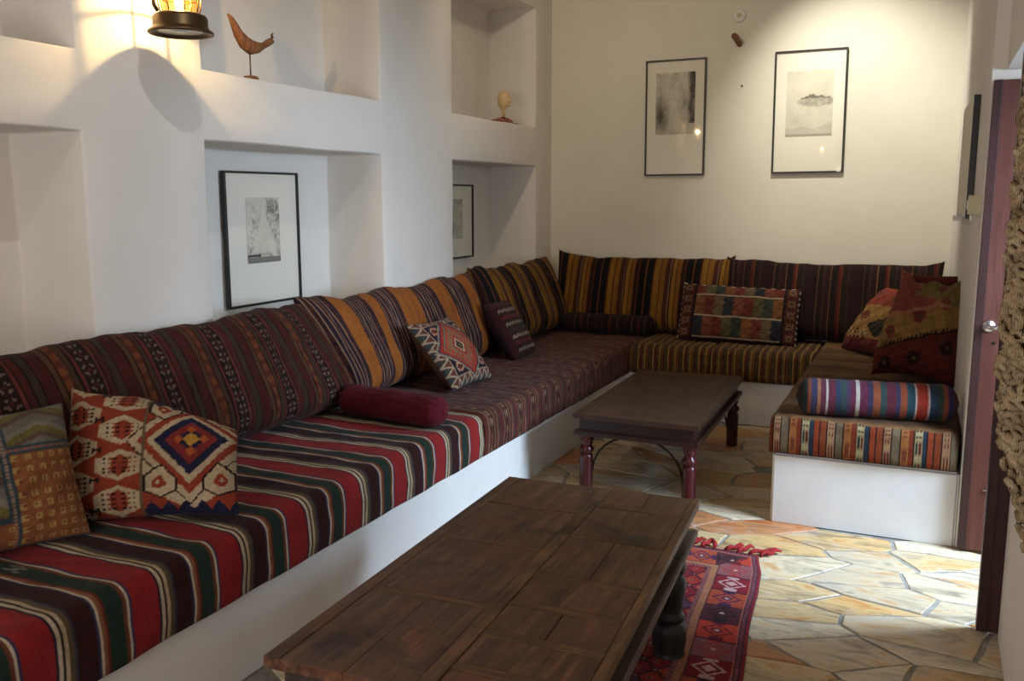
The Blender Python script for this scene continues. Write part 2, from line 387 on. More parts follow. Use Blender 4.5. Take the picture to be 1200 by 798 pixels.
def stripe_row(n, length, seq, off=0.0):
    """seq = [(width_m, colour)], repeated along length; returns n colours and the index and local phase"""
    per = sum(q[0] for q in seq); edges = np.cumsum([q[0] for q in seq]); x = (np.arange(n) + .5) / n * length + off
    ph = np.mod(x, per); idx = np.minimum(np.searchsorted(edges, ph, side='right'), len(seq) - 1)
    st = np.concatenate(([0], edges[:-1]))[idx]; loc = (ph - st) / np.array([q[0] for q in seq])[idx]
    return np.array([lin(q[1]) for q in seq])[idx], idx, loc
def striped(nu, nv, length, height, seq, off=0.0):
    cv = Canvas(nu, nv, (0, 0, 0)); col, idx, loc = stripe_row(nu, length, seq, off)
    cv.a[:] = col[None]; cv.idx = np.tile(idx, (nv, 1)); cv.loc = np.tile(loc, (nv, 1)); cv.y = cv.V * height
    return cv
def chain(cv, k, per, c, c2=None, both=True):
    """woven chain of small hooked diamonds running down the stripes of index k"""
    ph = np.mod(cv.y, per) / per; a = np.abs(ph - .5) * 2; b = np.abs(cv.loc - .5) * 2
    d = a * .95 + b * .85
    m = (cv.idx == k)
    cv.set(m & (d > .55) & (d < .90) & (a > .25) & (b > .18), c)
    if c2: cv.set(m & (d < .3), c2)
def dots(cv, k, per, c, duty=.5, lo=.25, hi=.75): cv.set((cv.idx == k) & (np.mod(cv.y, per) / per < duty) & (cv.loc > lo) & (cv.loc < hi), c)
def zig(cv, k, per, c): cv.set((cv.idx == k) & (np.abs(np.mod(cv.y, per) / per - .5) * 2 > cv.loc), c)

TONE = [.62]
def mesh_grids(name, grids, m, parent=None):
    """grids = [(P (nv,nu,3), colour canvas or None, flip)] -> one mesh with a Col attribute"""
    V, F, K = [], [], []; off = 0
    for P, col, flip in grids:
        nv, nu = P.shape[:2]; V.append(P.reshape(-1, 3))
        if col is None: K.append(np.full((nu * nv, 3), .1))
        else:
            cj = np.clip((np.arange(nv) / max(nv - 1, 1) * col.shape[0]).astype(int), 0, col.shape[0] - 1); ci = np.clip((np.arange(nu) / max(nu - 1, 1) * col.shape[1]).astype(int), 0, col.shape[1] - 1)
            K.append(col[cj][:, ci].reshape(-1, 3))
        i, j = np.meshgrid(np.arange(nu - 1), np.arange(nv - 1)); a = (j * nu + i).ravel() + off
        q = np.stack([a, a + 1, a + nu + 1, a + nu], 1)
        F.append(q[:, ::-1] if flip else q); off += nu * nv
    V = np.concatenate(V); F = np.concatenate(F); K = np.concatenate(K) * (TONE[0] if m is M_KILIM else 1.0)
    me = bpy.data.meshes.new(name); me.vertices.add(len(V)); me.vertices.foreach_set('co', V.astype(np.float32).ravel())
    me.loops.add(F.size); me.loops.foreach_set('vertex_index', F.astype(np.int32).ravel())
    me.polygons.add(len(F)); me.polygons.foreach_set('loop_start', np.arange(0, F.size, 4, dtype=np.int32)); me.polygons.foreach_set('loop_total', np.full(len(F), 4, np.int32))
    me.update(calc_edges=True); me.polygons.foreach_set('use_smooth', np.ones(len(F), bool))
    ca = me.color_attributes.new('Col', 'FLOAT_COLOR', 'POINT'); ca.data.foreach_set('color', np.concatenate([K, np.ones((len(K), 1))], 1).astype(np.float32).ravel())
    me.validate()
    return link(name, me, m, parent)
def sn(a, b, seed, f=1.0):
    r = np.random.default_rng(seed); o = np.zeros(np.broadcast(a, b).shape)
    for i in range(7):
        k = r.uniform(.6, 2.4, 2) * f * (1 + i * .45) * r.choice([-1, 1], 2); o += np.sin(a * k[0] + b * k[1] + r.uniform(0, 6.28)) / (1 + i * .7)
    return o / 2.4

def place(o, loc, rz, lean=0, roll=0):
    o.matrix_world = Matrix.Translation(loc) @ Matrix.Rotation(R(rz), 4, 'Z') @ Matrix.Rotation(R(-lean), 4, 'X') @ Matrix.Rotation(R(roll), 4, 'Y')
    l, r, s = o.matrix_world.decompose(); o.location = l; o.rotation_euler = r.to_euler(); return o
def pillow(name, W, H, T, cv, back, label, cat='pillow', group=None, seed=1, nu=100, nv=100, bow=.06, a=3.0, b=.55, wr=.004, wrf=9, deform=None, ear=.0, bottom=.0, topwave=0.0, seam=None, vert=False):
    s, t_ = np.meshgrid(np.linspace(-1, 1, nu), np.linspace(-1, 1, nv))
    # denser towards the rim so that it rounds off
    S = np.sign(s) * (1 - (1 - np.abs(s)) ** 1.25) if nu < 180 else s; TT = np.sign(t_) * (1 - (1 - np.abs(t_)) ** 1.25)
    f = (np.clip(1 - np.abs(S) ** (a * max(1, W / H)), 0, 1) * np.clip(1 - np.abs(TT) ** a, 0, 1)) ** b
    bt = 1 - bottom * TT                     # thicker at the bottom
    x = W / 2 * S * (1 - bow * (1 - TT ** 2) * np.abs(S) ** 3 * min(1, H / W * 1.0))
    z = H / 2 * TT * (1 - bow * (1 - S ** 2) * np.abs(TT) ** 3)
    z = z + ear * np.clip(TT, 0, 1) ** 3 * np.abs(S) ** 14 * H
    if topwave: z = z + topwave * sn(S * W * 3.2, 0 * S, seed + 5) * np.clip((TT + 1) / 2, 0, 1) ** 2
    z = z + H / 2
    out = []
    for sg, colr, flip in ((-1, cv, False), (1, back, True)):
        wrk = wr * sn(S * W * wrf * (2.2 if vert else 1), TT * H * wrf * (.5 if vert else 1), seed + (0 if sg < 0 else 9)) * (f ** .6)
        y = sg * (T / 2 * f * bt) + sg * wrk
        P = np.stack([x, y, z], 2)
        if deform is not None: P = deform(P, S, TT)
        col = colr.a if isinstance(colr, Canvas) else np.tile(lin(colr), (2, 2, 1))
        # match colour to the warped parameters
        if isinstance(colr, Canvas):
            ci = np.clip(((S[0] + 1) / 2 * col.shape[1]).astype(int), 0, col.shape[1] - 1); cj = np.clip(((TT[:, 0] + 1) / 2 * col.shape[0]).astype(int), 0, col.shape[0] - 1)
            col = col[cj][:, ci]
        out.append((P, col, flip))
    o = mesh_grids(name, out, M_KILIM)
    tag(o, label, cat, group or ('long back cushions along the walls' if cat == 'cushion' else 'loose kilim pillows on the benches'))
    if seam:
        P = out[0][0]; rim = [P[0, i] for i in range(0, nu, 3)] + [P[j, -1] for j in range(0, nv, 3)] + [P[-1, i] for i in range(nu - 1, -1, -3)] + [P[j, 0] for j in range(nv - 1, -1, -3)]
        b2 = bmesh.new(); tube(b2, rim, .004, 5, True); obj('piping', b2, seam, o, True)
    return o

# ------------------------------------------------------------------ mattresses
def mattress(name, x0, x1, y0, y1, z0, z1, cvtop, axis, label, front, seed=1, rad=.055, nl=0, ncs=80, drop=0.0):
    """stripes vary along `axis`; the cross section runs over the other one. front = side of the visible face (+1/-1).
    canvas rows = the cross section from the front bottom edge over the top to the back"""
    L = (y1 - y0) if axis == 'Y' else (x1 - x0); D = (x1 - x0) if axis == 'Y' else (y1 - y0); Hh = z1 - z0
    sec = []
    q = lambda cx, cz, a0, a1, n: [(cx + rad * math.cos(a), cz + rad * math.sin(a)) for a in np.linspace(a0, a1, n)]
    r2 = rad * .7
    sec += [(D - .03, -drop)] + [(D, .02 - drop)] + [(D + .006 * math.sin(i / 6 * math.pi), .02 - drop + (Hh + drop - .02 - rad) * i / 6) for i in range(1, 6)]
    sec += q(D - rad, Hh - rad, 0, math.pi / 2, 9)
    sec += [(D - rad - (D - 2 * rad) * i / 40, Hh) for i in range(1, 40)]
    sec += q(rad, Hh - rad, math.pi / 2, math.pi, 6) + [(0, .02)]
    sec = np.array(sec); ds = np.concatenate(([0], np.cumsum(np.hypot(*np.diff(sec, axis=0).T)))); tt = ds / ds[-1]
    nl = nl or cvtop.nu
    e = np.linspace(0, 1, nl); A, _ = np.meshgrid(e, tt)
    d = np.tile(sec[:, 0][:, None], (1, nl)); z = np.tile(sec[:, 1][:, None], (1, nl)); al = A * L
    # rounded ends
    k = np.minimum(al, L - al); k = np.clip(1 - k / .035, 0, 1); sh = (1 - np.sqrt(1 - k ** 2 * .98)) * .03
    z = z - sh * (z / Hh); d = D / 2 + (d - D / 2) * (1 - sh / D)
    z = z + .007 * sn(al * 6, d * 5, seed) * np.clip(z / Hh, 0, 1) + .003 * sn(al * 22, d * 12, seed + 3) * np.clip(z / Hh, 0, 1)
    d = d + .006 * sn(al * 7, z * 9, seed + 6) * (d > D * .5)
    if axis == 'Y': X = (x0 + d) if front > 0 else (x1 - d); Yy = y0 + al
    else: X = x0 + al; Yy = (y1 - d) if front < 0 else (y0 + d)
    P = np.stack([X, Yy, z0 + z], 2)
    # canvas rows by arc length
    cj = np.clip((tt * cvtop.nv).astype(int), 0, cvtop.nv - 1); ci = np.clip((e * cvtop.nu).astype(int), 0, cvtop.nu - 1)
    col = cvtop.a[cj][:, ci]
    flip = (axis == 'Y' and front > 0) or (axis == 'X' and front > 0)
    grids = [(P, col, flip)]
    for end, fl in ((0, True), (-1, False)):                  # end caps
        ring = P[:, end]; cen = np.tile(np.array([ring[:, 0].mean(), ring[:, 1].mean(), ring[:, 2].min() + .04]), (len(ring), 1))
        if axis == 'Y': cen[:, 1] = ring[:, 1].mean(); cen[:, 0] = ring[:, 0]
        else: cen[:, 0] = ring[:, 0].mean(); cen[:, 1] = ring[:, 1]
        cen[:, 2] = z0 + .005
        grids.append((np.stack([ring, cen], 0), np.stack([col[:, end]] * 2, 0), fl))
    # underside
    bl = np.stack([P[0], P[-1]], 0).copy(); grids.append((bl, None, False))
    o = mesh_grids(name, grids, M_KILIM)
    md = o.modifiers.new('w', 'WELD'); md.merge_threshold = .0005
    tag(o, label, 'mattress', 'mattresses on the built-in bench'); return o

seq_red = [(.070, (158, 40, 40)), (.006, (44, 40, 66)), (.014, (222, 204, 178)), (.008, (60, 46, 38)), (.012, (206, 184, 150)), (.018, (104, 88, 66)), (.010, (62, 62, 82)), (.062, (58, 26, 24)),
           (.008, (58, 56, 92)), (.012, (222, 204, 178)), (.010, (150, 96, 66)), (.010, (120, 48, 36)), (.054, (38, 58, 50)), (.014, (118, 66, 46)), (.010, (220, 202, 178)), (.008, (66, 60, 100)), (.029, (158, 40, 40))]
cv = striped(900, 60, 3.85, 1.15, seq_red, .205)
# darned spots seen on the weave
for y_, v_, col_ in ((1.905, .565, (176, 84, 62)), (1.70, .49, (150, 146, 132))):
    cv.motif((y_ - .25) / 3.74, v_, .0022, ['X..X.', '.XX.X', 'X..X.'], {'X': col_}, .017)
cv.noise(.05)
TONE[0] = .88
mattress('mattress', -2.885, -1.965, .25, 3.99, .353, .53, cv, 'Y', 'long red, green, black and cream striped mattress on the left bench, nearest the camera', 1, 3, nl=900, drop=.06)

TONE[0] = .85
seq_brn = [(.016, (112, 52, 46)), (.005, (40, 26, 24)), (.012, (134, 96, 72)), (.005, (40, 28, 26)), (.040, (78, 34, 34)), (.005, (36, 26, 24)), (.014, (120, 84, 58)), (.010, (92, 44, 44)), (.006, (36, 28, 30)),
           (.018, (142, 82, 66)), (.006, (52, 36, 34)), (.010, (86, 82, 62)), (.006, (40, 28, 26)), (.022, (104, 46, 46)), (.005, (38, 28, 28))]
cv = striped(900, 110, 3.12, 1.15, seq_brn, 0); chain(cv, 4, .05, (172, 140, 108), (130, 62, 52)); dots(cv, 9, .03, (96, 52, 46)); cv.noise(.06)
mattress('mattress', -2.885, -1.965, 4.0, 7.13, .353, .53, cv, 'Y', 'dusky red-brown finely striped mattress on the left bench, reaching into the corner', 1, 5, nl=900, drop=.06)

seq_bk = [(.014, (150, 112, 54)), (.005, (44, 30, 22)), (.012, (124, 76, 48)), (.006, (48, 32, 24)), (.018, (92, 74, 44)), (.005, (40, 30, 24)), (.014, (154, 120, 62)), (.005, (60, 34, 28)), (.012, (108, 52, 36)), (.006, (44, 32, 26)), (.014, (110, 92, 60))]
def back_mattress(x0, x1, off, label, seed):
    cv = striped(300, 80, x1 - x0, .95, seq_bk, off); dots(cv, 4, .02, (60, 46, 34), .5, .2, .8); dots(cv, 10, .02, (52, 40, 32), .5, .2, .8); cv.noise(.06)
    return mattress('mattress', x0, x1, 6.375, 7.13, .353, .535, cv, 'X', label, -1, seed, nl=300, drop=.04)
back_mattress(-1.955, -1.372, 0, 'short ochre and brown striped mattress on the back bench, beside the left corner', 7)
back_mattress(-1.368, -.665, .05, 'ochre and brown striped mattress on the back bench under the zigzag cushion', 9)

TONE[0] = .56
# right mattress: dull brown top, geometric stripes over the front end
cv = Canvas(260, 300, (134, 96, 60))
L_r = 2.63
seq_fr = [(.026, (158, 74, 40)), (.006, (50, 30, 24)), (.030, (196, 150, 110)), (.006, (60, 36, 28)), (.030, (138, 118, 92)), (.006, (60, 36, 28)), (.032, (190, 118, 62)), (.020, (150, 62, 38)), (.005, (52, 30, 26)), (.032, (204, 184, 136)), (.018, (52, 62, 78)), (.005, (40, 30, 30)), (.022, (170, 72, 38)), (.006, (54, 32, 26))]
fr = striped(260, 60, .82, .2, seq_fr, .01); dots(fr, 2, .022, (120, 46, 36), .5, .18, .42); dots(fr, 2, .022, (120, 46, 36), .5, .58, .82); dots(fr, 6, .016, (140, 72, 44), .4, .2, .8); dots(fr, 9, .026, (62, 66, 60), .5, .12, .45); dots(fr, 9, .026, (120, 50, 36), .5, .55, .88)
tp = striped(300, 60, 2.5, .8, [(.020, (140, 98, 58)), (.008, (110, 72, 46)), (.026, (150, 108, 66)), (.006, (96, 62, 42)), (.018, (126, 92, 58)), (.012, (156, 116, 74))], 0)
cv.a[:] = np.swapaxes(tp.a, 0, 1)[:, :1]
n0 = int(300 * (.215 / (.2 + 2.63 + .15)))
cv.a[:n0] = fr.a[np.clip((np.arange(n0) / n0 * 60).astype(int), 0, 59)]
cv.noise(.05)
def right_mattress():
    o = mattress('mattress', -.655, .178, 4.475, 7.13, .353, .548, cv, 'X', 'right bench mattress with dull brown top and orange and cream patterned stripes on its front', -1, 11, rad=.05, nl=260)
    return o
right_mattress()

TONE[0] = .64
# ------------------------------------------------------------------ long back cushions
g = 'long striped back cushions along the walls'
seq_B = [(.05, (92, 38, 32)), (.006, (36, 26, 24)), (.020, (108, 72, 50)), (.006, (38, 28, 26)), (.034, (112, 54, 38)), (.006, (44, 32, 30)), (.022, (88, 62, 44)), (.008, (34, 26, 24)), (.012, (124, 54, 50)), (.068, (52, 33, 27)), (.012, (126, 60, 50)), (.006, (42, 30, 28)), (.026, (98, 42, 36)), (.008, (46, 36, 30)), (.030, (80, 62, 46)), (.006, (38, 28, 26))]
cv = striped(640, 150, 2.0, .62, seq_B, .10); chain(cv, 9, .064, (150, 124, 106), (96, 40, 40)); dots(cv, 4, .06, (140, 78, 46), .55, .1, .9); cv.noise(.06)
HB = .575
def defB(P, S, T):
    P = P.copy(); P[..., 0] += (-.22 * (T + 1) / 2 * np.clip(S, 0, 1) ** 2); return P
def defC(P, S, T):
    P = P.copy(); P[..., 0] += .24 * (1 - T) / 2 * np.clip(-S, 0, 1) ** 2; return P
o = pillow('back_cushion', 2.05, HB, .27, cv, (60, 34, 30), 'long dark red-brown striped back cushion with cream diamond chains, nearest on the left wall', 'cushion', seed=3, nu=640, nv=90, a=3.4, b=.5, bottom=.35, topwave=.022, wr=.008, wrf=8, vert=True, deform=defB)
place(o, (-2.715, 2.91, .525), 90, 15)

def dark_band(w):
    q = [(.10, (62, 44, 50)), (.04, (176, 138, 110)), (.13, (100, 50, 46)), (.04, (176, 138, 110)), (.13, (62, 46, 58)), (.04, (170, 132, 106)), (.10, (106, 54, 48)), (.04, (176, 138, 110)), (.12, (64, 48, 60)), (.04, (170, 130, 100)), (.12, (104, 52, 48)), (.10, (62, 44, 50))]
    return [(a * w, c) for a, c in q]
ORG = (192, 112, 48); seq_C = []; n_or = []
for w_, k_ in ((.19, 0), (.15, 1), (.17, 0), (.10, 1), (.19, 0), (.24, 1), (.22, 0), (.17, 1), (.21, 0), (.16, 1), (.11, 0)):
    if k_: n_or.append(len(seq_C)); seq_C.append((w_, ORG))
    else: seq_C += dark_band(w_)
cv = striped(640, 120, sum(q[0] for q in seq_C), .6, seq_C, 0)
ph = np.mod(cv.y, .02) < .01
for q in n_or: cv.set((cv.idx == q) & ((cv.loc < .05) | (cv.loc > .95)) & ph, (70, 48, 62))
for q in range(len(seq_C)):
    if seq_C[q][1][0] in (100, 106, 104): dots(cv, q, .016, (52, 38, 44), .5, .2, .8)
cv.noise(.05)
o = pillow('back_cushion', 1.90, .575, .25, cv, (120, 70, 40), 'long orange back cushion with dark stripes, on the left wall behind the burgundy bolster', 'cushion', seed=14, nu=640, nv=90, a=3.4, b=.5, bottom=.3, topwave=.022, wr=.006, wrf=8, vert=True, deform=defC, ear=.03)
place(o, (-2.735, 4.635, .525), 90, 15)

seq_D = [(.030, (176, 126, 48)), (.006, (70, 40, 28)), (.030, (160, 104, 44)), (.030, (66, 36, 32)), (.010, (112, 60, 42)), (.050, (28, 24, 26)), (.012, (132, 78, 46)), (.050, (30, 26, 28)), (.012, (110, 62, 40)), (.040, (172, 122, 44)), (.008, (80, 46, 32)), (.040, (164, 112, 44)), (.035, (96, 52, 42)), (.008, (150, 120, 90)), (.012, (92, 48, 42))]
cv = striped(500, 60, 1.5, .6, seq_D, .06).noise(.05)
o = pillow('back_cushion', 1.42, .60, .25, cv, (90, 56, 36), 'mustard, black and maroon striped back cushion at the far end of the left wall', 'cushion', seed=22, nu=480, nv=80, a=3.4, b=.5, bottom=.3, topwave=.018, wr=.006, wrf=8, vert=True, ear=.03)
place(o, (-2.735, 6.31, .525), 90, 15)
cv = striped(500, 60, 1.46, .6, seq_D, .12).noise(.05)
o = pillow('back_cushion', 1.46, .61, .22, cv, (90, 56, 36), 'mustard and black striped back cushion on the back wall, left half, beside the corner', 'cushion', seed=31, nu=480, nv=80, a=3.4, b=.5, bottom=.3, topwave=.012, wr=.005, wrf=8, vert=True, ear=.06)
place(o, (-2.08, 6.99, .53), 0, 11)
seq_F = [(.055, (52, 30, 30)), (.006, (122, 84, 56)), (.030, (46, 32, 26)), (.016, (72, 48, 40)), (.036, (58, 34, 34)), (.007, (132, 92, 58)), (.045, (44, 30, 28)), (.020, (96, 42, 34)), (.008, (140, 70, 42)), (.040, (50, 38, 28)), (.014, (66, 48, 36)), (.038, (54, 32, 34))]
cv = striped(520, 60, 1.52, .6, seq_F, 0).noise(.05)
o = pillow('back_cushion', 1.52, .60, .22, cv, (54, 34, 30), 'dark maroon-brown back cushion with thin tan stripes on the back wall, right half', 'cushion', seed=44, nu=480, nv=80, a=3.4, b=.5, bottom=.3, topwave=.012, wr=.005, wrf=8, vert=True, ear=.05)
place(o, (-.655, 6.985, .535), 0, 11)
# small part of another orange cushion at the left frame edge
cv = striped(200, 40, .8, .55, seq_C, .0).noise(.05)
o = pillow('back_cushion', 1.1, .60, .24, cv, (120, 70, 40), 'orange striped back cushion cut off by the left edge of the photo', 'cushion', seed=51, nu=160, nv=60, a=3.2, b=.5, bottom=.3)
place(o, (-2.70, 1.36, .525), 90, 16)

# ------------------------------------------------------------------ bolsters
def bolster(length, r, cv, label, m, loc, rz, tilt=0, seed=1, sag=.06, wr=.002, gather=False):
    nu, nv = (cv.nu if cv else 120), 48
    e = np.linspace(-1, 1, nu); th = np.linspace(0, 2 * np.pi, nv); E, TH = np.meshgrid(e, th)
    x = length / 2 * np.sign(E) * (1 - (1 - np.abs(E)) ** 1.15)
    q = np.clip((np.abs(x) - (length / 2 - r * .75)) / (r * .75), 0, 1); rr = r * np.sqrt(np.clip(1 - q ** 2.4, 0, 1)) * .99 + .001
    rr = rr * (1 + sag * .4 * sn(x * 9, TH * 0, seed)) + wr * sn(x * 30, np.sin(TH) * 3, seed + 1) * (1 - q)
    if gather: rr = rr * (1 + .05 * q * np.cos(TH * 14)) + wr * sn(x * 12, np.cos(TH) * 5 + np.sin(TH) * 3, seed + 4)
    y = rr * np.cos(TH); z = rr * np.sin(TH) * .92 + r * .92
    z = np.maximum(z, .006)
    P = np.stack([x, y, z], 2); P[-1] = P[0]
    o = mesh_grids('bolster', [(P, cv.a if cv else None, False)], m); tag(o, label, 'bolster', 'bolsters on the benches')
    md = o.modifiers.new('w', 'WELD'); md.merge_threshold = .0004
    place(o, loc, rz, 0, tilt)
    for sgn in (-1, 1):                                       # gathered end button
        b2 = bmesh.new(); lathe(b2, [(.002, -.006), (.016, -.004), (.02, 0), (.014, .005), (.002, .007)], 14, Matrix.Translation((sgn * (length / 2 - .002), 0, r * .92)) @ Matrix.Rotation(R(90 * sgn), 4, 'Y'))
        bt = obj('end_button', b2, M_DARKSEAM if cv else M_BURG, o, True)
    return o
bolster(.60, .082, None, 'plain burgundy bolster lying across the left bench between the two mattresses', M_BURG, (-2.30, 3.665, .533), -6, 0, 4, .12, .004, True)
mul = [(.020, (60, 52, 46)), (.018, (58, 70, 72)), (.012, (150, 84, 66)), (.018, (66, 60, 90)), (.010, (168, 110, 80)), (.016, (108, 52, 70)), (.006, (206, 192, 184)), (.020, (110, 48, 66)), (.014, (58, 66, 96)), (.016, (62, 82, 84)), (.010, (84, 66, 96)), (.014, (114, 50, 76)), (.010, (212, 200, 190)), (.020, (116, 50, 78)), (.012, (70, 62, 94)), (.018, (160, 88, 60)), (.016, (60, 82, 80)), (.022, (110, 50, 66)), (.012, (72, 62, 94)), (.016, (166, 86, 58)), (.020, (54, 84, 96)), (.006, (214, 190, 176)), (.028, (178, 62, 46)), (.006, (214, 180, 176)), (.022, (58, 78, 104)), (.014, (74, 90, 80)), (.016, (160, 92, 74)), (.014, (66, 60, 112)), (.03, (92, 62, 76))]
cv = striped(360, 4, sum(q[0] for q in mul), .3, mul, 0).noise(.04); tot = sum(q[0] for q in mul)
bolster(.72, .096, cv, 'multicoloured purple, blue and orange striped bolster across the front of the right bench', M_KILIM, (-.188, 4.615, .55), 9, 0, 8, .05)
cv = striped(240, 4, .8, .3, [(.05, (50, 32, 34)), (.006, (112, 80, 62)), (.05, (44, 28, 32)), (.008, (84, 40, 40)), (.05, (54, 34, 36)), (.006, (120, 86, 60)), (.04, (44, 30, 32)), (.018, (104, 44, 40))], .02).noise(.05)
bolster(.74, .083, cv, 'dark maroon bolster with thin tan stripes in the far left corner', M_KILIM, (-2.265, 6.80, .533), 3, 0, 12, .05)

TONE[0] = .8
# ------------------------------------------------------------------ kilim pillows
CR, RU, DK, NV, OR, PK = (206, 182, 148), (158, 66, 44), (44, 30, 30), (36, 38, 66), (190, 96, 50), (176, 108, 92)
H_M = ["X..X", "XXXX", "X..X"]
def pillow_J():
    c = Canvas(150, 132, RU)
    # left field: honeycomb of cream hexagons
    for i, cu in enumerate((.10, .37)):
        for j in range(5):
            cvv = -.02 + j * .27 + (0.0 if i == 0 else .135)
            c.poly([(cu - .135, cvv - .05), (cu, cvv - .12), (cu + .135, cvv - .05), (cu + .135, cvv + .05), (cu, cvv + .12), (cu - .135, cvv + .05)], CR)
            c.poly([(cu - .05, cvv - .045), (cu, cvv - .085), (cu + .05, cvv - .045), (cu + .05, cvv + .045), (cu, cvv + .085), (cu - .05, cvv + .045)], RU)
            for a in range(-3, 4):
                for b in range(-1, 3):
                    if abs(a) == 0: continue
                    c.rect(cu + a * .028 - .009, cu + a * .028 + .009, cvv + b * .034 - .026, cvv + b * .034 - .010, DK if a % 2 else (150, 70, 50))
    for j in range(5):
        for cu in (.235,):
            c.motif(cu, .05 + j * .23, .014, H_M, {'X': DK}, .016)
    # right field
    c.rect(.5, 1, 0, 1, RU)
    c.poly([(.5, .30), (.62, .12), (.755, .02), (.89, .12), (1, .30), (1, .42), (.87, .25), (.755, .15), (.64, .25), (.5, .42)], CR); c.poly([(.5, .70), (.62, .88), (.755, .98), (.89, .88), (1, .70), (1, .60), (.87, .77), (.755, .86), (.64, .77), (.5, .60)], CR)
    cu, cvv = .755, .56
    c.dia(cu, cvv, .36, .50, DK); c.dia(cu, cvv, .35, .485, CR); c.dia(cu, cvv, .30, .42, RU)
    c.dia(cu, cvv, .25, .34, CR); c.dia(cu, cvv, .21, .28, NV); c.dia(cu, cvv, .15, .20, (140, 52, 50)); c.dia(cu, cvv, .085, .11, NV); c.dia(cu, cvv, .05, .065, (214, 160, 70))
    for du, dv in ((-.07, 0), (.07, 0), (0, -.10), (0, .10)): c.dia(cu + du, cvv + dv, .03, .04, OR)
    # hooked arms
    for sx in (-1, 1):
        for sy in (-1, 1):
            hx, hy = cu + sx * .155, cvv + sy * .33
            pts = lambda k: [(hx - sx * .08 * k, hy - sy * .02 * k), (hx, hy - sy * .13 * k), (hx + sx * .085 * k, hy - sy * .06 * k), (hx + sx * .085 * k, hy + sy * .05 * k), (hx, hy + sy * .10 * k), (hx - sx * .08 * k, hy + sy * .05 * k)]
            c.poly(pts(1.15), DK); c.poly(pts(1.0), CR)
            c.poly([(hx - sx * .03, hy), (hx + sx * .01, hy - sy * .07), (hx + sx * .05, hy - sy * .02), (hx + sx * .045, hy + sy * .03), (hx + sx * .01, hy + sy * .045)], RU)
            c.motif(hx + sx * .02, hy - sy * .01, .010, [".X.", "XXX", ".X."], {'X': CR})
    # navy saw-tooth border along the bottom and top right
    tri = np.abs(np.mod(c.U * 11, 1) - .5) * 2
    c.set((c.U > .5) & (c.V < .03 + .07 * tri), NV); c.set((c.U > .5) & (c.V > .97 - .06 * tri), NV)
    c.rect(.485, .502, 0, 1, (112, 96, 70))
    c.rect(0, .018, 0, 1, (184, 150, 120))
    return c.noise(.06)
def defJ(P, S, T):
    P = P.copy(); k = np.clip(T, 0, 1) ** 1.5 * np.clip(S + .25, 0, 2) ** 1.2
    P[..., 2] -= .115 * k; P[..., 0] -= .02 * k; P[..., 1] += .03 * k
    kl = np.clip(T, 0, 1) ** 3 * np.clip(-S, 0, 1) ** 3; P[..., 2] += .03 * kl
    return P
o = pillow('throw_pillow', .60, .45, .17, pillow_J(), (150, 110, 90), 'brick red and cream kilim pillow with a navy diamond medallion on the left bench', seed=61, nu=150, nv=132, bow=.07, deform=defJ, seam=None, wr=.005, wrf=12)
place(o, (-2.31, 2.145, .535), 26, 30, -3)

def pillow_K():
    c = Canvas(120, 120, (110, 116, 104)); OL, GB, GR = (124, 116, 62), (66, 82, 92), (128, 122, 112)
    def pan(u0, u1, v0, v1, kind):
        if kind:
            c.rect(u0, u1, v0, v1, (158, 96, 60))
            nu_, nv_ = max(2, int((u1 - u0) / .07)), max(2, int((v1 - v0) / .075))
            for i in range(nu_):
                for j in range(nv_):
                    a = u0 + (i + .5) * (u1 - u0) / nu_; b = v0 + (j + .5) * (v1 - v0) / nv_
                    c.rect(a - .02, a + .02, b - .02, b + .02, (190, 156, 92)); c.rect(a - .009, a + .009, b - .009, b + .009, (140, 70, 52))
        else:
            m = (c.U >= u0) & (c.U < u1) & (c.V >= v0) & (c.V < v1); ph = np.mod((c.V - v0) / (v1 - v0) * 1.6 + np.abs((c.U - u0) / (u1 - u0) - .5) * 1.1, 1)
            c.set(m, OL); c.set(m & (ph < .35), GR); c.set(m & (ph > .35) & (ph < .55), (112, 88, 78)); c.set(m & (ph > .8), (148, 142, 128))
        for a0, a1, b0, b1 in ((u0, u1, v0 - .012, v0 + .012), (u0, u1, v1 - .012, v1 + .012), (u0 - .012, u0 + .012, v0, v1), (u1 - .012, u1 + .012, v0, v1)): c.rect(a0, a1, b0, b1, GB)
    pan(0, .52, .22, .66, 0); pan(0, .52, .70, 1, 1); pan(.56, 1, .0, .66, 1); pan(.56, 1, .70, 1, 0); pan(.3, .56, 0, .2, 1); pan(0, .28, 0, .2, 0)
    ph = np.mod(c.V * 40, 1) < .5; c.set((np.abs(c.U - .54) < .008) & ph, (196, 150, 130)); ph = np.mod(c.U * 40, 1) < .5; c.set((np.abs(c.V - .68) < .009) & ph, (196, 90, 80))
    return c.noise(.06)
o = pillow('throw_pillow', .52, .44, .16, pillow_K(), (104, 98, 86), 'patchwork pillow of orange dotted squares and olive-grey chevrons at the left edge', seed=66, nu=120, nv=120, bow=.07, wr=.005, wrf=11)
place(o, (-2.46, 1.74, .535), 76, 22, 2)

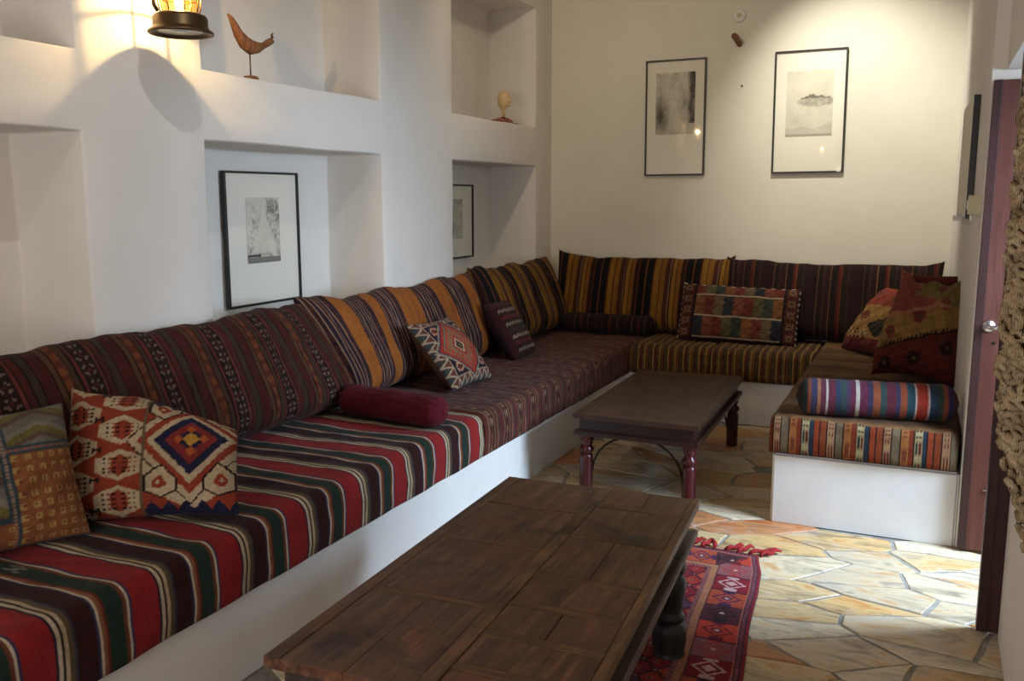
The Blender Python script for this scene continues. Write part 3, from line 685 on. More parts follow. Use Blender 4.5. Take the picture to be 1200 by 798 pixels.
def pillow_L():
    c = Canvas(128, 128, (86, 52, 46)); 
    # zigzag triangle border
    for ax in (0, 1):
        P_, Q_ = (c.U, c.V) if ax == 0 else (c.V, c.U)
        tri = np.abs(np.mod(P_ * 8, 1) - .5) * 2
        for side_ in (Q_, 1 - Q_):
            m = side_ < .12; c.set(m, (112, 58, 50)); c.set(m & (np.abs(side_ / .11 - tri) < .18), (190, 168, 140)); c.set(m & (side_ / .11 < tri - .35), (64, 74, 70)); c.set((side_ > .12) & (side_ < .135), (180, 150, 124)); 
    c.rect(.135, .865, .135, .865, (40, 34, 48))
    for du, dv in ((-.27, -.27), (.27, -.27), (-.27, .27), (.27, .27)):
        c.motif(.5 + du, .5 + dv, .019, ["..XX.X.", ".XXXXXX", "XXPPPXX", "XPPRPPX", "XXPPPXX", "XXXXXX.", ".X.XX.."], {'X': (202, 140, 112), 'P': DK, 'R': (176, 58, 44)})
    d = np.abs(c.U - .5) / .45 + np.abs(c.V - .5) / .45
    c.set(d < 1.06, CR); dd = (np.mod((c.U + c.V) * 30, 1) < .5); c.set((d < 1.06) & (d > .98) & dd, NV)
    c.set(d < .98, (60, 50, 78)); c.set(d < .93, (176, 56, 38)); c.set((d < .80) & (d > .70) & (np.mod((c.U - c.V) * 14, 1) < .55), (124, 118, 96)); c.set(d < .66, (190, 82, 46)); c.set((d < .60) & (d > .36) & (np.mod(c.U * 16, 1) < .5), (124, 120, 98)); c.set(d < .34, (176, 56, 38))
    c.set(d < .26, CR); c.set(d < .19, (80, 56, 46)); c.set(d < .08, (120, 96, 70))
    return c.noise(.06)
o = pillow('throw_pillow', .50, .46, .15, pillow_L(), (110, 76, 60), 'square red kilim pillow with a cream zigzag border leaning on the orange cushion', seed=71, nu=128, nv=128, bow=.08, wr=.004, wrf=12, ear=.03)
place(o, (-2.315, 4.56, .54), 92, 41, 2)

def pillow_M():
    c = Canvas(100, 100, (70, 34, 36))
    rows = [(.08, (150, 134, 118)), (.2, (112, 44, 42)), (.3, (160, 142, 124)), (.42, (58, 62, 58)), (.52, (150, 132, 118)), (.64, (120, 46, 44)), (.76, (150, 134, 120)), (.88, (96, 44, 42))]
    for v0, col in rows:
        tri = np.abs(np.mod(c.U * 9, 1) - .5) * .07; m = (np.abs(c.V - v0 - tri) < .022) & (c.U > .06) & (c.U < .94); c.set(m, col)
        c.set((np.abs(c.V - v0 - tri - .055) < .014) & (c.U > .06) & (c.U < .94), DK)
    return c.noise(.05)
o = pillow('throw_pillow', .40, .42, .15, pillow_M(), (44, 26, 28), 'small dark maroon pillow with rows of grey zigzags, standing by the mustard cushion', seed=77, nu=100, nv=100, bow=.03, a=4.5, b=.42, wr=.003)
place(o, (-2.44, 5.56, .535), 98, 33, 3)

def pillow_N():
    c = Canvas(200, 116, (58, 34, 32)); cols = [(128, 58, 46), (112, 102, 66), (70, 76, 68), (150, 98, 60), (130, 62, 56), (128, 108, 78), (54, 56, 66), (146, 82, 60)]
    u0, u1 = .13, .87
    for r, (v0, v1) in enumerate(((.80, .97), (.42, .76), (.06, .38))):
        for k in range(9):
            a = u0 + k * (u1 - u0) / 9; tri = (np.abs(np.mod((c.V - v0) / (v1 - v0) * 3, 1) - .5) * .035)
            c.set((c.V > v0) & (c.V < v1) & (c.U > a + tri - .01) & (c.U < u1), cols[(k + r * 3) % 8])
    for v in (.78, .40, .04): c.rect(u0, u1, v - .012, v + .012, CR)
    for v in (.59, .22): c.rect(u0, u1, v - .006, v + .006, (74, 42, 38))
    for cu in (.065, .935):
        c.rect(cu - .055, cu + .055, 0, 1, (92, 44, 40)); c.rect(cu - .06, cu - .05, 0, 1, DK); c.rect(cu + .05, cu + .06, 0, 1, DK)
        for j in range(5): c.motif(cu, .1 + j * .2, .013, ["X.X.X", ".XOX.", "XOOOX", ".XOX.", "X.X.X"], {'X': (176, 130, 90), 'O': (60, 66, 70)}, .024)
    c.rect(u0 - .01, u0 + .006, 0, 1, DK); c.rect(u1 - .006, u1 + .01, 0, 1, DK)
    ph = np.mod(c.U * 12, 1) < .4; c.set((c.V > .965) & ph, (214, 204, 190)); ph = np.mod(c.V * 10, 1) < .4; c.set(((c.U > .985) | (c.U < .015)) & ph, (210, 200, 186))
    return c.noise(.06)
TONE[0] = .6
o = pillow('throw_pillow', .86, .44, .13, pillow_N(), (90, 50, 40), 'wide kilim cushion with zigzag colour blocks and cream lines, on the back bench', seed=83, nu=200, nv=116, bow=.02, wr=.012, wrf=10, a=3.6, b=.5, ear=.03)
place(o, (-1.255, 6.70, .54), 4, 27, 1.5)

TONE[0] = .85
def flower(c, cu, cv_, s, col, mid):
    for k in range(8):
        a = k * math.pi / 4; c.dia(cu + math.cos(a) * s * .62, cv_ + math.sin(a) * s * .62, s * .3, s * .3, col)
    c.dia(cu, cv_, s * .55, s * .55, col); c.dia(cu, cv_, s * .25, s * .25, mid)
def pillow_O1():
    c = Canvas(110, 100, (164, 122, 68)); c.rect(0, 1, .62, 1, (150, 66, 50))
    c.rect(0, 1, 0, .16, (116, 46, 50)); c.dia(.62, .33, .24, .16, (50, 42, 34))
    for cu, v in ((.25, .46), (.52, .74), (.2, .82), (.85, .6)): flower(c, cu, v, .09, (124, 66, 52), (60, 50, 40))
    for i in range(9):
        for j in range(3): c.rect(.1 + i * .04 + (j % 2) * .02, .12 + i * .04 + (j % 2) * .02, .14 + j * .05, .165 + j * .05, (196, 176, 140) if (i + j) % 2 else DK)
    return c.noise(.06)
o = pillow('throw_pillow', .76, .54, .20, pillow_O1(), (104, 40, 40), 'ochre and red pillow with maroon flowers, lowest and farthest in the right corner pile', seed=91, nu=110, nv=100, bow=.08, wr=.012, wrf=12)
place(o, (-.33, 6.42, .555), -60, 38, -3)
def pillow_O2():
    c = Canvas(120, 120, (158, 120, 66))
    c.poly([(0, 0), (0, .22), (1, .52), (1, 0)], (108, 44, 38)); c.poly([(0, .22), (0, .235), (1, .545), (1, .52)], DK)
    c.poly([(.0, .62), (.5, .58), (.85, 1), (0, 1)], (142, 72, 60)); c.poly([(.3, .8), (.9, .7), (1, 1), (.3, 1)], (128, 110, 62))
    for cu, v in ((.22, .42), (.5, .58), (.72, .72), (.3, .86), (.62, .9)): flower(c, cu, v, .075, (128, 60, 52), (90, 84, 50))
    for cu, v in ((.2, .12), (.52, .2), (.85, .34)): flower(c, cu, v, .09, (46, 32, 30), (124, 92, 56))
    ph = np.mod(c.U * 26, 1) < .5; c.set((np.abs(c.V - .245 - c.U * .31) < .014) & ph, DK)
    c.rect(0, .05, 0, .12, (170, 110, 70)); c.poly([(.05, .52), (.8, .7), (.8, .73), (.05, .58)], (176, 120, 92))
    return c.noise(.07)
def defO2(P, S, T):
    P = P.copy(); k = np.clip(T, 0, 1); P[..., 0] += .05 * k * (1 - S) ; P[..., 1] += .02 * sn(S * 5, T * 4, 3); P[..., 2] += .02 * sn(S * 6, T * 2, 8) * k; return P
o = pillow('throw_pillow', .50, .62, .27, pillow_O2(), (98, 32, 34), 'large crumpled ochre and maroon flowered pillow in front of the right corner pile', seed=97, nu=120, nv=120, bow=.16, wr=.018, wrf=13, a=2.4, b=.6, topwave=.03, deform=defO2)
place(o, (-.045, 5.56, .555), -12, 17, 3)
cv = Canvas(60, 60, (98, 34, 34)); cv.rect(0, .2, .8, 1, (150, 96, 70)); cv.noise(.08)
o = pillow('throw_pillow', .36, .60, .20, cv, (92, 30, 32), 'plain dark red pillow pushed against the right wall behind the crumpled pillow', seed=103, nu=70, nv=70, bow=.05, wr=.008, wrf=9, ear=.05)
place(o, (.0, 5.90, .555), -6, 9, 2)

# ------------------------------------------------------------------ tables
def quadpt(c, u, v):
    (a, b, d, e) = [Vector(p) for p in c]      # near-left, near-right, far-right, far-left
    return a * (1 - u) * (1 - v) + b * u * (1 - v) + d * u * v + e * (1 - u) * v
def slab(c, u0, u1, v0, v1, z0, z1, m, name, parent, gap=.0012, bev=.002):
    cs = [quadpt(c, u0, v0), quadpt(c, u1, v0), quadpt(c, u1, v1), quadpt(c, u0, v1)]; cen = sum(cs, Vector((0, 0))) / 4
    cs = [p - (p - cen).normalized() * gap * 1.4 for p in cs]
    bm = bmesh.new(); prism(bm, [(p.x - cen.x, p.y - cen.y) for p in cs], z0, z1, bev)
    o = obj(name, bm, m, parent); o.location = (cen.x - parent.location.x, cen.y - parent.location.y, 0); return o
def inset(c, d):
    cen = sum((Vector(p) for p in c), Vector((0, 0))) / 4; out = []
    for p in c:
        v = Vector(p) - cen; out.append((cen.x + v.x - math.copysign(d, v.x), cen.y + v.y - math.copysign(d, v.y)))
    return out
def ring(c, c2, z0, z1, m, name, parent, bev=.003):
    """a frame between outline c and inner outline c2, one part per side is not visible so it is one mesh"""
    bm = bmesh.new()
    for i in range(4):
        j = (i + 1) % 4; prism(bm, [Vector(c[i]) - parent.location.xy, Vector(c[j]) - parent.location.xy, Vector(c2[j]) - parent.location.xy, Vector(c2[i]) - parent.location.xy], z0, z1, bev)
    return obj(name, bm, m, parent)
# front table
c1 = [(-1.408, 1.632), (-.603, 1.667), (-.709, 3.221), (-1.463, 3.186)]
t1 = thing('coffee_table', 'large low coffee table of dark weathered planks, nearest the camera', 'table', (-1.04, 2.42, 0), 0, 'low wooden coffee tables')
Z = .5
# substrate under the boards
cc = inset(c1, .006); bm = bmesh.new(); prism(bm, [Vector(p) - t1.location.xy for p in cc], Z - .034, Z - .006); obj('tabletop', bm, T1D, t1)
# right half: six panels separated by cross battens; left half: four
def half(u0, u1, cuts, bat):
    edges = [0.0] + cuts + [1.0]
    for k in range(len(edges) - 1):
        v0 = edges[k] + (bat if k else 0); v1 = edges[k + 1] - (0 if k == len(edges) - 2 else 0)
        n = 2 if k % 2 == 0 else 1
        for q in range(n):
            slab(c1, u0 + (u1 - u0) * q / n, u0 + (u1 - u0) * (q + 1) / n, v0, v1, Z - .03, Z - random.uniform(.0005, .002), T1Y, 'plank', t1)
        if k: slab(c1, u0, u1, edges[k], edges[k] + bat, Z - .03, Z, T1X, 'batten', t1, .0006)
slab(c1, 0, .055, 0, 1, Z - .03, Z, T1Y, 'plank', t1); slab(c1, .965, 1, 0, 1, Z - .03, Z + .0005, T1L, 'plank', t1)
slab(c1, .50, .555, 0, 1, Z - .03, Z + .001, T1L, 'plank', t1)
half(.055, .50, [.28, .56, .80], .018); half(.555, .965, [.075, .19, .31, .44, .66, .86], .022)
ap = inset(c1, .035); ap2 = inset(c1, .06)
ring(ap, ap2, .385, Z - .034, T1D, 'apron', t1)
ml = inset(c1, -.002); ml2 = inset(c1, .05)
ring([(p[0], p[1]) for p in ml], ml2, .362, .386, T1M, 'moulding', t1, .006)
legp = [(.046, 0), (.056, .004), (.057, .018), (.052, .026), (.055, .034), (.060, .06), (.061, .10), (.057, .128), (.046, .138), (.052, .146), (.053, .158), (.044, .166), (.042, .18), (.047, .22), (.054, .26), (.055, .285), (.046, .30), (.040, .31), (.052, .322), (.053, .34), (.050, .365)]
def legs(parent, pts, prof, m, s=1.0, zs=1.0, block=None):
    for x, y in pts:
        bm = bmesh.new(); lathe(bm, [(r * s, z * zs) for r, z in prof], 20)
        if block: box(bm, -block, block, -block, block, prof[-1][1] * zs - .005, prof[-1][1] * zs + .02, .003)
        o = obj('leg', bm, m, parent, True); o.location = (x - parent.location.x, y - parent.location.y, 0)
        md = o.modifiers.new('s', 'EDGE_SPLIT'); md.split_angle = R(55)
legs(t1, [(-1.335, 1.74), (-.70, 1.78), (-.745, 2.965), (-1.375, 2.95)], legp, T1G, 1.0, .99)
# back table
c2 = [(-1.688, 4.485), (-1.002, 4.475), (-1.04, 5.90), (-1.72, 5.86)]
t2 = thing('coffee_table', 'smaller dark glossy coffee table with wine red turned legs, in front of the back bench', 'table', (-1.36, 5.18, 0), 0, 'low wooden coffee tables')
Z = .45
bm = bmesh.new(); prism(bm, [Vector(p) - t2.location.xy for p in inset(c2, .006)], Z - .028, Z - .006); obj('tabletop', bm, T2D, t2)
for a in ((0, .09, 0, 1), (.91, 1, 0, 1), (.09, .91, 0, .07), (.09, .91, .93, 1), (.09, .36, .07, .93), (.36, .64, .07, .93), (.64, .91, .07, .93)):
    slab(c2, *a, Z - .026, Z - random.uniform(0, .0006), T2Y, 'plank', t2, .0006, .0015)
ring(inset(c2, .03), inset(c2, .055), .355, Z - .028, T2D, 'apron', t2)
ring(inset(c2, .004), inset(c2, .05), .332, .356, T2D, 'moulding', t2, .006)
lp2 = [(.034, 0), (.036, .01), (.037, .20), (.034, .215), (.026, .222), (.040, .235), (.042, .25), (.026, .268), (.024, .274), (.034, .29), (.030, .305), (.040, .312), (.042, .335)]
P2 = [(-1.63, 4.555), (-1.06, 4.545), (-1.09, 5.84), (-1.665, 5.80)]
legs(t2, P2, lp2, T2L, 1.0, 1.0)
def arch(p, q, parent):                                        # thin iron bracket between two legs
    for a, b in ((p, q), (q, p)):
        d = Vector((b[0] - a[0], b[1] - a[1])); L = d.length; d /= L
        bm = bmesh.new(); pts = []
        for k in range(13):
            s = k / 12 * math.pi / 2; r = min(.22, L * .42); pts.append((a[0] + d.x * (.036 + r * (1 - math.cos(s))) - parent.location.x, a[1] + d.y * (.036 + r * (1 - math.cos(s))) - parent.location.y, .12 + .21 * math.sin(s)))
        tube(bm, pts, .006, 6); obj('bracket', bm, M_IRON, parent, True)
for i in range(4): arch(P2[i], P2[(i + 1) % 4], t2)

# ------------------------------------------------------------------ rug
RX0, RX1, RY0, RY1 = -1.30, -.52, 1.75, 4.0
def rug_canvas():
    nu, nv = 170, 460; c = Canvas(nu, nv, (132, 28, 40)); X = c.U * (RX1 - RX0); Y = c.V * (RY1 - RY0); W = RX1 - RX0; L = RY1 - RY0
    d = np.minimum(np.minimum(X, W - X), np.minimum(Y, L - Y))
    # centre field of diamonds
    a = np.mod(X / .10 + Y / .12, 1); b = np.mod(X / .10 - Y / .12, 1)
    ia = np.floor(X / .10 + Y / .12); ib = np.floor(X / .10 - Y / .12); k = np.mod(ia * 3 + ib * 5, 7)
    pal = [(140, 30, 44), (186, 70, 40), (96, 60, 84), (150, 36, 40), (120, 70, 78), (168, 50, 40), (110, 26, 44)]
    for q in range(7): c.set(k == q, pal[q])
    c.set((a < .13) | (b < .13), (58, 24, 44)); c.set((np.abs(a - .5) + np.abs(b - .5) < .22), (176, 90, 70)); c.set((np.abs(a - .5) + np.abs(b - .5) < .10), (60, 30, 50))
    c.set((a < .10) & (b < .10), (204, 160, 150))
    # borders
    def band(lo, hi, col): m = (d >= lo) & (d < hi); c.set(m, col); return m
    band(0, .012, (150, 40, 52)); m = band(.012, .036, (54, 28, 56)); ph = np.mod((X + Y) * 55, 1) < .5; c.set(m & ph & (d > .018) & (d < .030), (164, 92, 96))
    band(.036, .042, (196, 110, 96)); m = band(.042, .185, (140, 34, 44)); band(.185, .19, (60, 26, 44)); m2 = band(.19, .215, (176, 116, 84)); m3 = band(.215, .235, (70, 30, 60)); c.set(m3 & ph, (176, 110, 100))
    def cellz(cond, along, across):
        per = .145; q = np.mod(along, per) / per; w_ = (across - .042) / .143; i = np.mod(np.floor(along / per), 5)
        pb = [(196, 66, 46), (150, 88, 92), (138, 26, 40), (178, 78, 48), (88, 40, 50)]; pm = [(108, 28, 44), (176, 60, 60), (214, 170, 170), (74, 34, 78), (44, 26, 36)]
        for j in range(5):
            mm = cond & (i == j); c.set(mm, pb[j]); dd = np.abs(q - .5) / .36 + np.abs(w_ - .5) / .42
            c.set(mm & (dd < 1) & (dd > .78), pm[j]); c.set(mm & (dd < .45), pm[j]); c.set(mm & (dd < .2), (214, 176, 160)); c.set(mm & ((np.abs(q - .5) > .34) & (np.abs(w_ - .5) < .18)), pm[j])
        c.set(cond & ((q < .06)), (60, 24, 46))
    onside = np.minimum(X, W - X) <= np.minimum(Y, L - Y)
    cellz(m & onside, L - Y, np.minimum(X, W - X)); cellz(m & ~onside, X, np.minimum(Y, L - Y))
    return c.noise(.09)
rc = rug_canvas()
u, v = np.meshgrid(np.linspace(0, 1, 170), np.linspace(0, 1, 460))
yy = RY0 + v * (RY1 - RY0)
edge = np.interp(yy, [1.75, 2.9, 3.27, 3.6, 3.8, 4.0], [-.47, -.487, -.512, -.522, -.545, -.60])
xx = RX0 + .02 * np.sin(yy * 3) + (edge - RX0) * u
zz = .010 + .0025 * (1 + sn(xx * 7, yy * 7, 5))
top = np.stack([xx, yy + .02 * np.sin(u * 3) * 0, zz], 2); bot = top.copy(); bot[..., 2] = .0015
rim = [(np.stack([top[:, -1], bot[:, -1]], 0), None, False), (np.stack([top[:, 0], bot[:, 0]], 0), None, True), (np.stack([top[-1], bot[-1]], 0), None, True), (np.stack([top[0], bot[0]], 0), None, False), (bot[::20, ::20], None, True)]
rug = mesh_grids('rug', [(top, rc.a, False)] + rim, M_RUG); tag(rug, 'narrow red tribal rug with diamond field and fringe, under the front coffee table', 'rug')
for k in range(14):
    x = RX0 + .03 + k * (-.60 - RX0 - .03) / 13; bm = bmesh.new(); random.seed(100 + k)
    a = random.uniform(-.5, 1.0); pts = [(x, 3.995, .011)]
    for s in range(1, 7): pts.append((pts[-1][0] + math.sin(a) * .014 + (.012 if k > 11 else 0), pts[-1][1] + .0145, .013 + .012 * math.sin(s) ** 2)); a += random.uniform(-.8, .8)
    tube(bm, pts, [.006, .010, .009, .011, .010, .009, .005], 7)
    for q in range(3): tube(bm, [(p[0] + random.uniform(-.01, .01), p[1] + random.uniform(-.006, .006), max(.006, p[2] + random.uniform(-.005, .003))) for p in pts], .0035, 5)
    obj('tassel', bm, M_RED, rug, True)

# ------------------------------------------------------------------ pictures
def vn(nv, nu, f, seed, octs=4):
    r = np.random.default_rng(seed); o = np.zeros((nv, nu)); amp = 1.0; tot = 0
    for k in range(octs):
        g = max(2, int(f * 2 ** k)); a = r.standard_normal((g + 2, g + 2)); yy_ = np.linspace(0, g, nv); xx_ = np.linspace(0, g, nu); y0 = yy_.astype(int); x0 = xx_.astype(int); fy = (yy_ - y0)[:, None]; fx = (xx_ - x0)[None]
        fy = fy * fy * (3 - 2 * fy); fx = fx * fx * (3 - 2 * fx)
        o += amp * (a[y0][:, x0] * (1 - fy) * (1 - fx) + a[y0 + 1][:, x0] * fy * (1 - fx) + a[y0][:, x0 + 1] * (1 - fy) * fx + a[y0 + 1][:, x0 + 1] * fy * fx); tot += amp; amp *= .6
    return o / tot
def print_canvas(kind):
    nu, nv = 90, 130; c = Canvas(nu, nv, (196, 188, 168)); n = RNG.standard_normal((nv, nu)); s1 = vn(nv, nu, 4, kind * 3 + 1); s2 = vn(nv, nu, 14, kind * 3 + 2)
    dark = lin((70, 66, 60)); base = lin((212, 206, 188))
    if kind == 0:    # grey stroke cluster with a pale triangular figure
        D = np.clip(.25 + .5 * s1 * (c.V < .75) + .4 * s2 + .3 * n, 0, 1); tri = (c.V > .15) & (np.abs(c.U - .52) < (.86 - c.V) * .5); D[tri] *= .25
        tree = ((c.U - .8) ** 2 / .03 + (c.V - .86) ** 2 / .012) < 1; D[tree] = .75 + .3 * n[tree]; D[(c.V < .09)] = .75; D[(c.V > .1) & (c.V < .13) & (c.U < .4)] = 1.0
        D[(np.abs(c.U - .86) < .012) & (c.V > .5)] = .15
        D *= np.clip((1 - c.V) * 1.5 + .25 + (c.U > .6) * .4, 0, 1)
    elif kind == 1:  # dark side curtains around a grey centre
        D = np.clip(.28 + .2 * s1 + .08 * n, 0, 1); D += np.clip((c.U - .80) * 6, 0, .65) * (c.V > .18); D += np.clip(1 - np.hypot((c.U - .10) * 3.2, (c.V - .30) * 2.6), 0, 1) * .75; D += .12 * s2
    elif kind == 2:  # pale field with one floating dark lens shape
        D = np.clip(.10 + .10 * s1 + .03 * n, 0, 1); q_ = ((c.U - .62) / .34) ** 2 + ((c.V - .53 - .02 * s2) / .09) ** 2; e = (q_ + .5 * s1 < 1) & (c.V - .03 * s2 > .45); D[e] = .42 + .1 * n[e] + .2 * s2[e]; D[e & (c.V > .575 + .03 * s2)] = .8
        lo = (c.V < .12 + .12 * np.clip(c.U - .4, 0, 1) + .05 * s1) ; D[lo] += .14; D[(np.abs(c.V - .02) < .02)] = .5
    else: D = np.clip(.35 + .3 * s1 + .2 * s2 + .1 * n, 0, 1)
    D = np.clip(D, 0, 1)[..., None]; c.a = base * (1 - D) + dark * D; return c
def picture(W, H, pw, ph, pdy, kind, label, cat='picture', depth=.025, bar=.012, flush=.0):
    """local: hangs in the x-z plane, faces -y, origin at the bottom centre"""
    t = thing('framed_picture', label, cat, group='framed pictures on the walls')
    bm = bmesh.new()
    for a in ((-W / 2, -W / 2 + bar, 0, H), (W / 2 - bar, W / 2, 0, H), (-W / 2 + bar, W / 2 - bar, 0, bar), (-W / 2 + bar, W / 2 - bar, H - bar, H)): box(bm, a[0], a[1], -depth, 0, a[2], a[3], .0015)
    obj('frame', bm, M_FRAME, t)
    bm = bmesh.new(); box(bm, -W / 2 + bar, W / 2 - bar, -max(.012, flush), -.003, bar, H - bar); obj('mount', bm, M_MAT, t)
    if pw:
        cn = print_canvas(kind); z0 = H / 2 - ph / 2 + pdy
        uu, vv = np.meshgrid(np.linspace(-pw / 2, pw / 2, 90), np.linspace(0, ph, 130))
        P = np.stack([uu, np.full_like(uu, -.0135), z0 + vv], 2); o = mesh_grids('print', [(P, cn.a, False)], M_PRINT, t)
    if flush: return t
    bm = bmesh.new(); box(bm, -W / 2 + bar, W / 2 - bar, -.0205, -.018, bar, H - bar); obj('glass_pane', bm, M_GLASS, t)
    return t
p = picture(.60, .71, .27, .35, .045, 0, 'black framed etching hanging in the middle lower niche of the left wall'); p.location = (XN + .012, 3.967, 1.02); p.rotation_euler = (0, 0, R(90))
p = picture(.60, .56, .26, .30, .02, 3, 'black framed etching half hidden in the far lower niche of the left wall'); p.location = (XN + .012, 6.16, 1.13); p.rotation_euler = (0, 0, R(90))
p = picture(.475, .885, .31, .47, .11, 1, 'black framed print with dark curtain-like sides, left of the two on the back wall'); p.location = (-1.872, 7.198, 1.762); p.rotation_euler = (0, R(-.4), 0)
p = picture(.51, .885, .33, .47, .06, 2, 'black framed print with a floating grey shape, right of the two on the back wall'); p.location = (-.868, 7.198, 1.772); p.rotation_euler = (0, R(-.5), 0)
p = picture(.90, .60, .0, .0, 0, 3, 'black framed picture seen edge-on on the right wall', depth=.03, flush=.029); p.location = (.1705, 5.55, 1.49); p.rotation_euler = (0, 0, R(-88.72))
for k, y in enumerate((.02,)):
    bm = bmesh.new(); box(bm, -.44, -.40, -.05, -.0, -.03, .0, .003); obj('clip', bm, M_WHITEP, p)
bm = bmesh.new(); box(bm, .21, .24, -.03, .0, .004, .03, .004); obj('clip', bm, M_WHITEP, [o for o in C.objects if o.get('label', '').startswith('black framed print with a floating')][0])

# ------------------------------------------------------------------ small wall things
t = thing('smoke_detector', 'small round white disc high on the back wall', 'detector', (-1.406, 7.2, 2.935))
M_ = Matrix.Rotation(R(90), 4, 'X')
bm = bmesh.new(); lathe(bm, [(.047, 0), (.048, .012), (.044, .022), (.03, .026), (.003, .027)], 28, M_); obj('base', bm, M_WHITEP, t, True)
bm = bmesh.new(); lathe(bm, [(.018, .026), (.018, .032), (.014, .035), (.002, .036)], 18, M_); obj('centre_cap', bm, M_BEIGEP, t, True)
bm = bmesh.new(); tube(bm, [(-1.40, 7.205, 2.73), (-1.405, 7.15, 2.75), (-1.415, 7.10, 2.77), (-1.42, 7.08, 2.775)], [.022, .023, .024, .022], 12)
tag(obj('wooden_peg', bm, M_DRIFT, smooth=False), 'stub of a wooden peg sticking out of the back wall between the pictures', 'peg')
bm = bmesh.new(); lathe(bm, [(.007, -.002), (.007, .006), (.004, .009)], 10, M_); o = obj('wall_plug', bm, M_IRON); o.location = (-1.37, 7.2, 2.425); tag(o, 'tiny grey wall plug below the wooden peg', 'wall plug')
t = thing('switch_box', 'small beige switch box on the right wall beside the door', 'switch', (.190, 4.63, 1.52))
bm = bmesh.new(); box(bm, -.045, .008, -.045, .045, 0, .085, .004); obj('housing', bm, M_BEIGEP, t)
bm = bmesh.new(); box(bm, -.050, -.045, -.018, .018, .022, .062, .002); obj('rocker', bm, M_WHITEP, t)
bm = bmesh.new(); tube(bm, [(-.03, -.02, 0), (-.028, -.02, -.03)], .008, 8); obj('cable_gland', bm, M_WHITEP, t, True)

# bird sculpture
t = thing('bird_sculpture', 'reddish carved wooden bird with raised tail on a thin rod, in the upper middle niche', 'sculpture', (-2.975, 3.548, 2.147))
bm = bmesh.new()
yz = [((3.558, 2.447), .006), ((3.578, 2.43), .012), ((3.60, 2.40), .018), ((3.625, 2.36), .024), ((3.665, 2.325), .032), ((3.71, 2.308), .034), ((3.76, 2.315), .026), ((3.80, 2.33), .015), ((3.84, 2.352), .017), ((3.865, 2.366), .016), ((3.874, 2.385), .008), ((3.868, 2.40), .005), ((3.882, 2.408), .003)]
tube(bm, [(0, (a - 3.70) * .97, (b - 2.147) * .90 + .002) for (a, b), r in yz], [r for _, r in yz], 10, flat=1.0)
obj('carved_bird', bm, M_DRIFT, t, True)
bm = bmesh.new(); tube(bm, [(0, 0, .01), (0, 0, .135)], .0035, 8); obj('rod', bm, M_ROD, t, True)
bm = bmesh.new(); lathe(bm, [(.036, 0), (.038, .006), (.03, .014), (.006, .018)], 16); obj('base', bm, M_DRIFT, t, True)
# small bust in a heap of red coral
M_CORAL = mat('red_coral', (132, 62, 48), .6); tt_ = NT(M_CORAL); tt_.col(tt_.ramp(tt_.noise(tt_.coords(), 60, 3, .6), [(.35, (104, 46, 38)), (.5, (140, 70, 54)), (.65, (190, 140, 110))]))
M_BONE = mat('pale_bone', (206, 176, 128), .6)
t = thing('carved_head', 'pale carved head on a heap of reddish beads in the far upper niche', 'sculpture', (-3.0, 6.43, 2.143))
bm = bmesh.new(); lathe(bm, [(.010, .05), (.014, .09), (.020, .11), (.040, .135), (.048, .17), (.044, .21), (.030, .235), (.004, .243)], 18)
box(bm, .036, .06, -.010, .010, .155, .19, .006); box(bm, .03, .05, -.016, .016, .13, .14, .004)
for sy in (-1, 1): lathe(bm, [(.001, -.012), (.010, -.006), (.011, .004), (.001, .012)], 8, Matrix.Translation((.0, sy * .046, .175)))
obj('head', bm, M_BONE, t, True)
bm = bmesh.new(); lathe(bm, [(.030, 0), (.020, .02), (.010, .055)], 12); obj('neck', bm, M_DRIFT, t, True)
bm = bmesh.new(); random.seed(5)
for k in range(150):
    a = random.uniform(0, 6.28); r = random.uniform(0, 1) ** .6 * .13; h = max(.008, .05 * (1 - r / .14)) * random.uniform(.2, 1)
    b = bmesh.new(); bmesh.ops.create_icosphere(b, subdivisions=1, radius=random.uniform(.009, .016)); merge(bm, b, Matrix.Translation((math.cos(a) * r * .45, math.sin(a) * r * 1.7, h)))
tag(obj('bead_heap', bm, M_CORAL, t, True), kind='stuff')

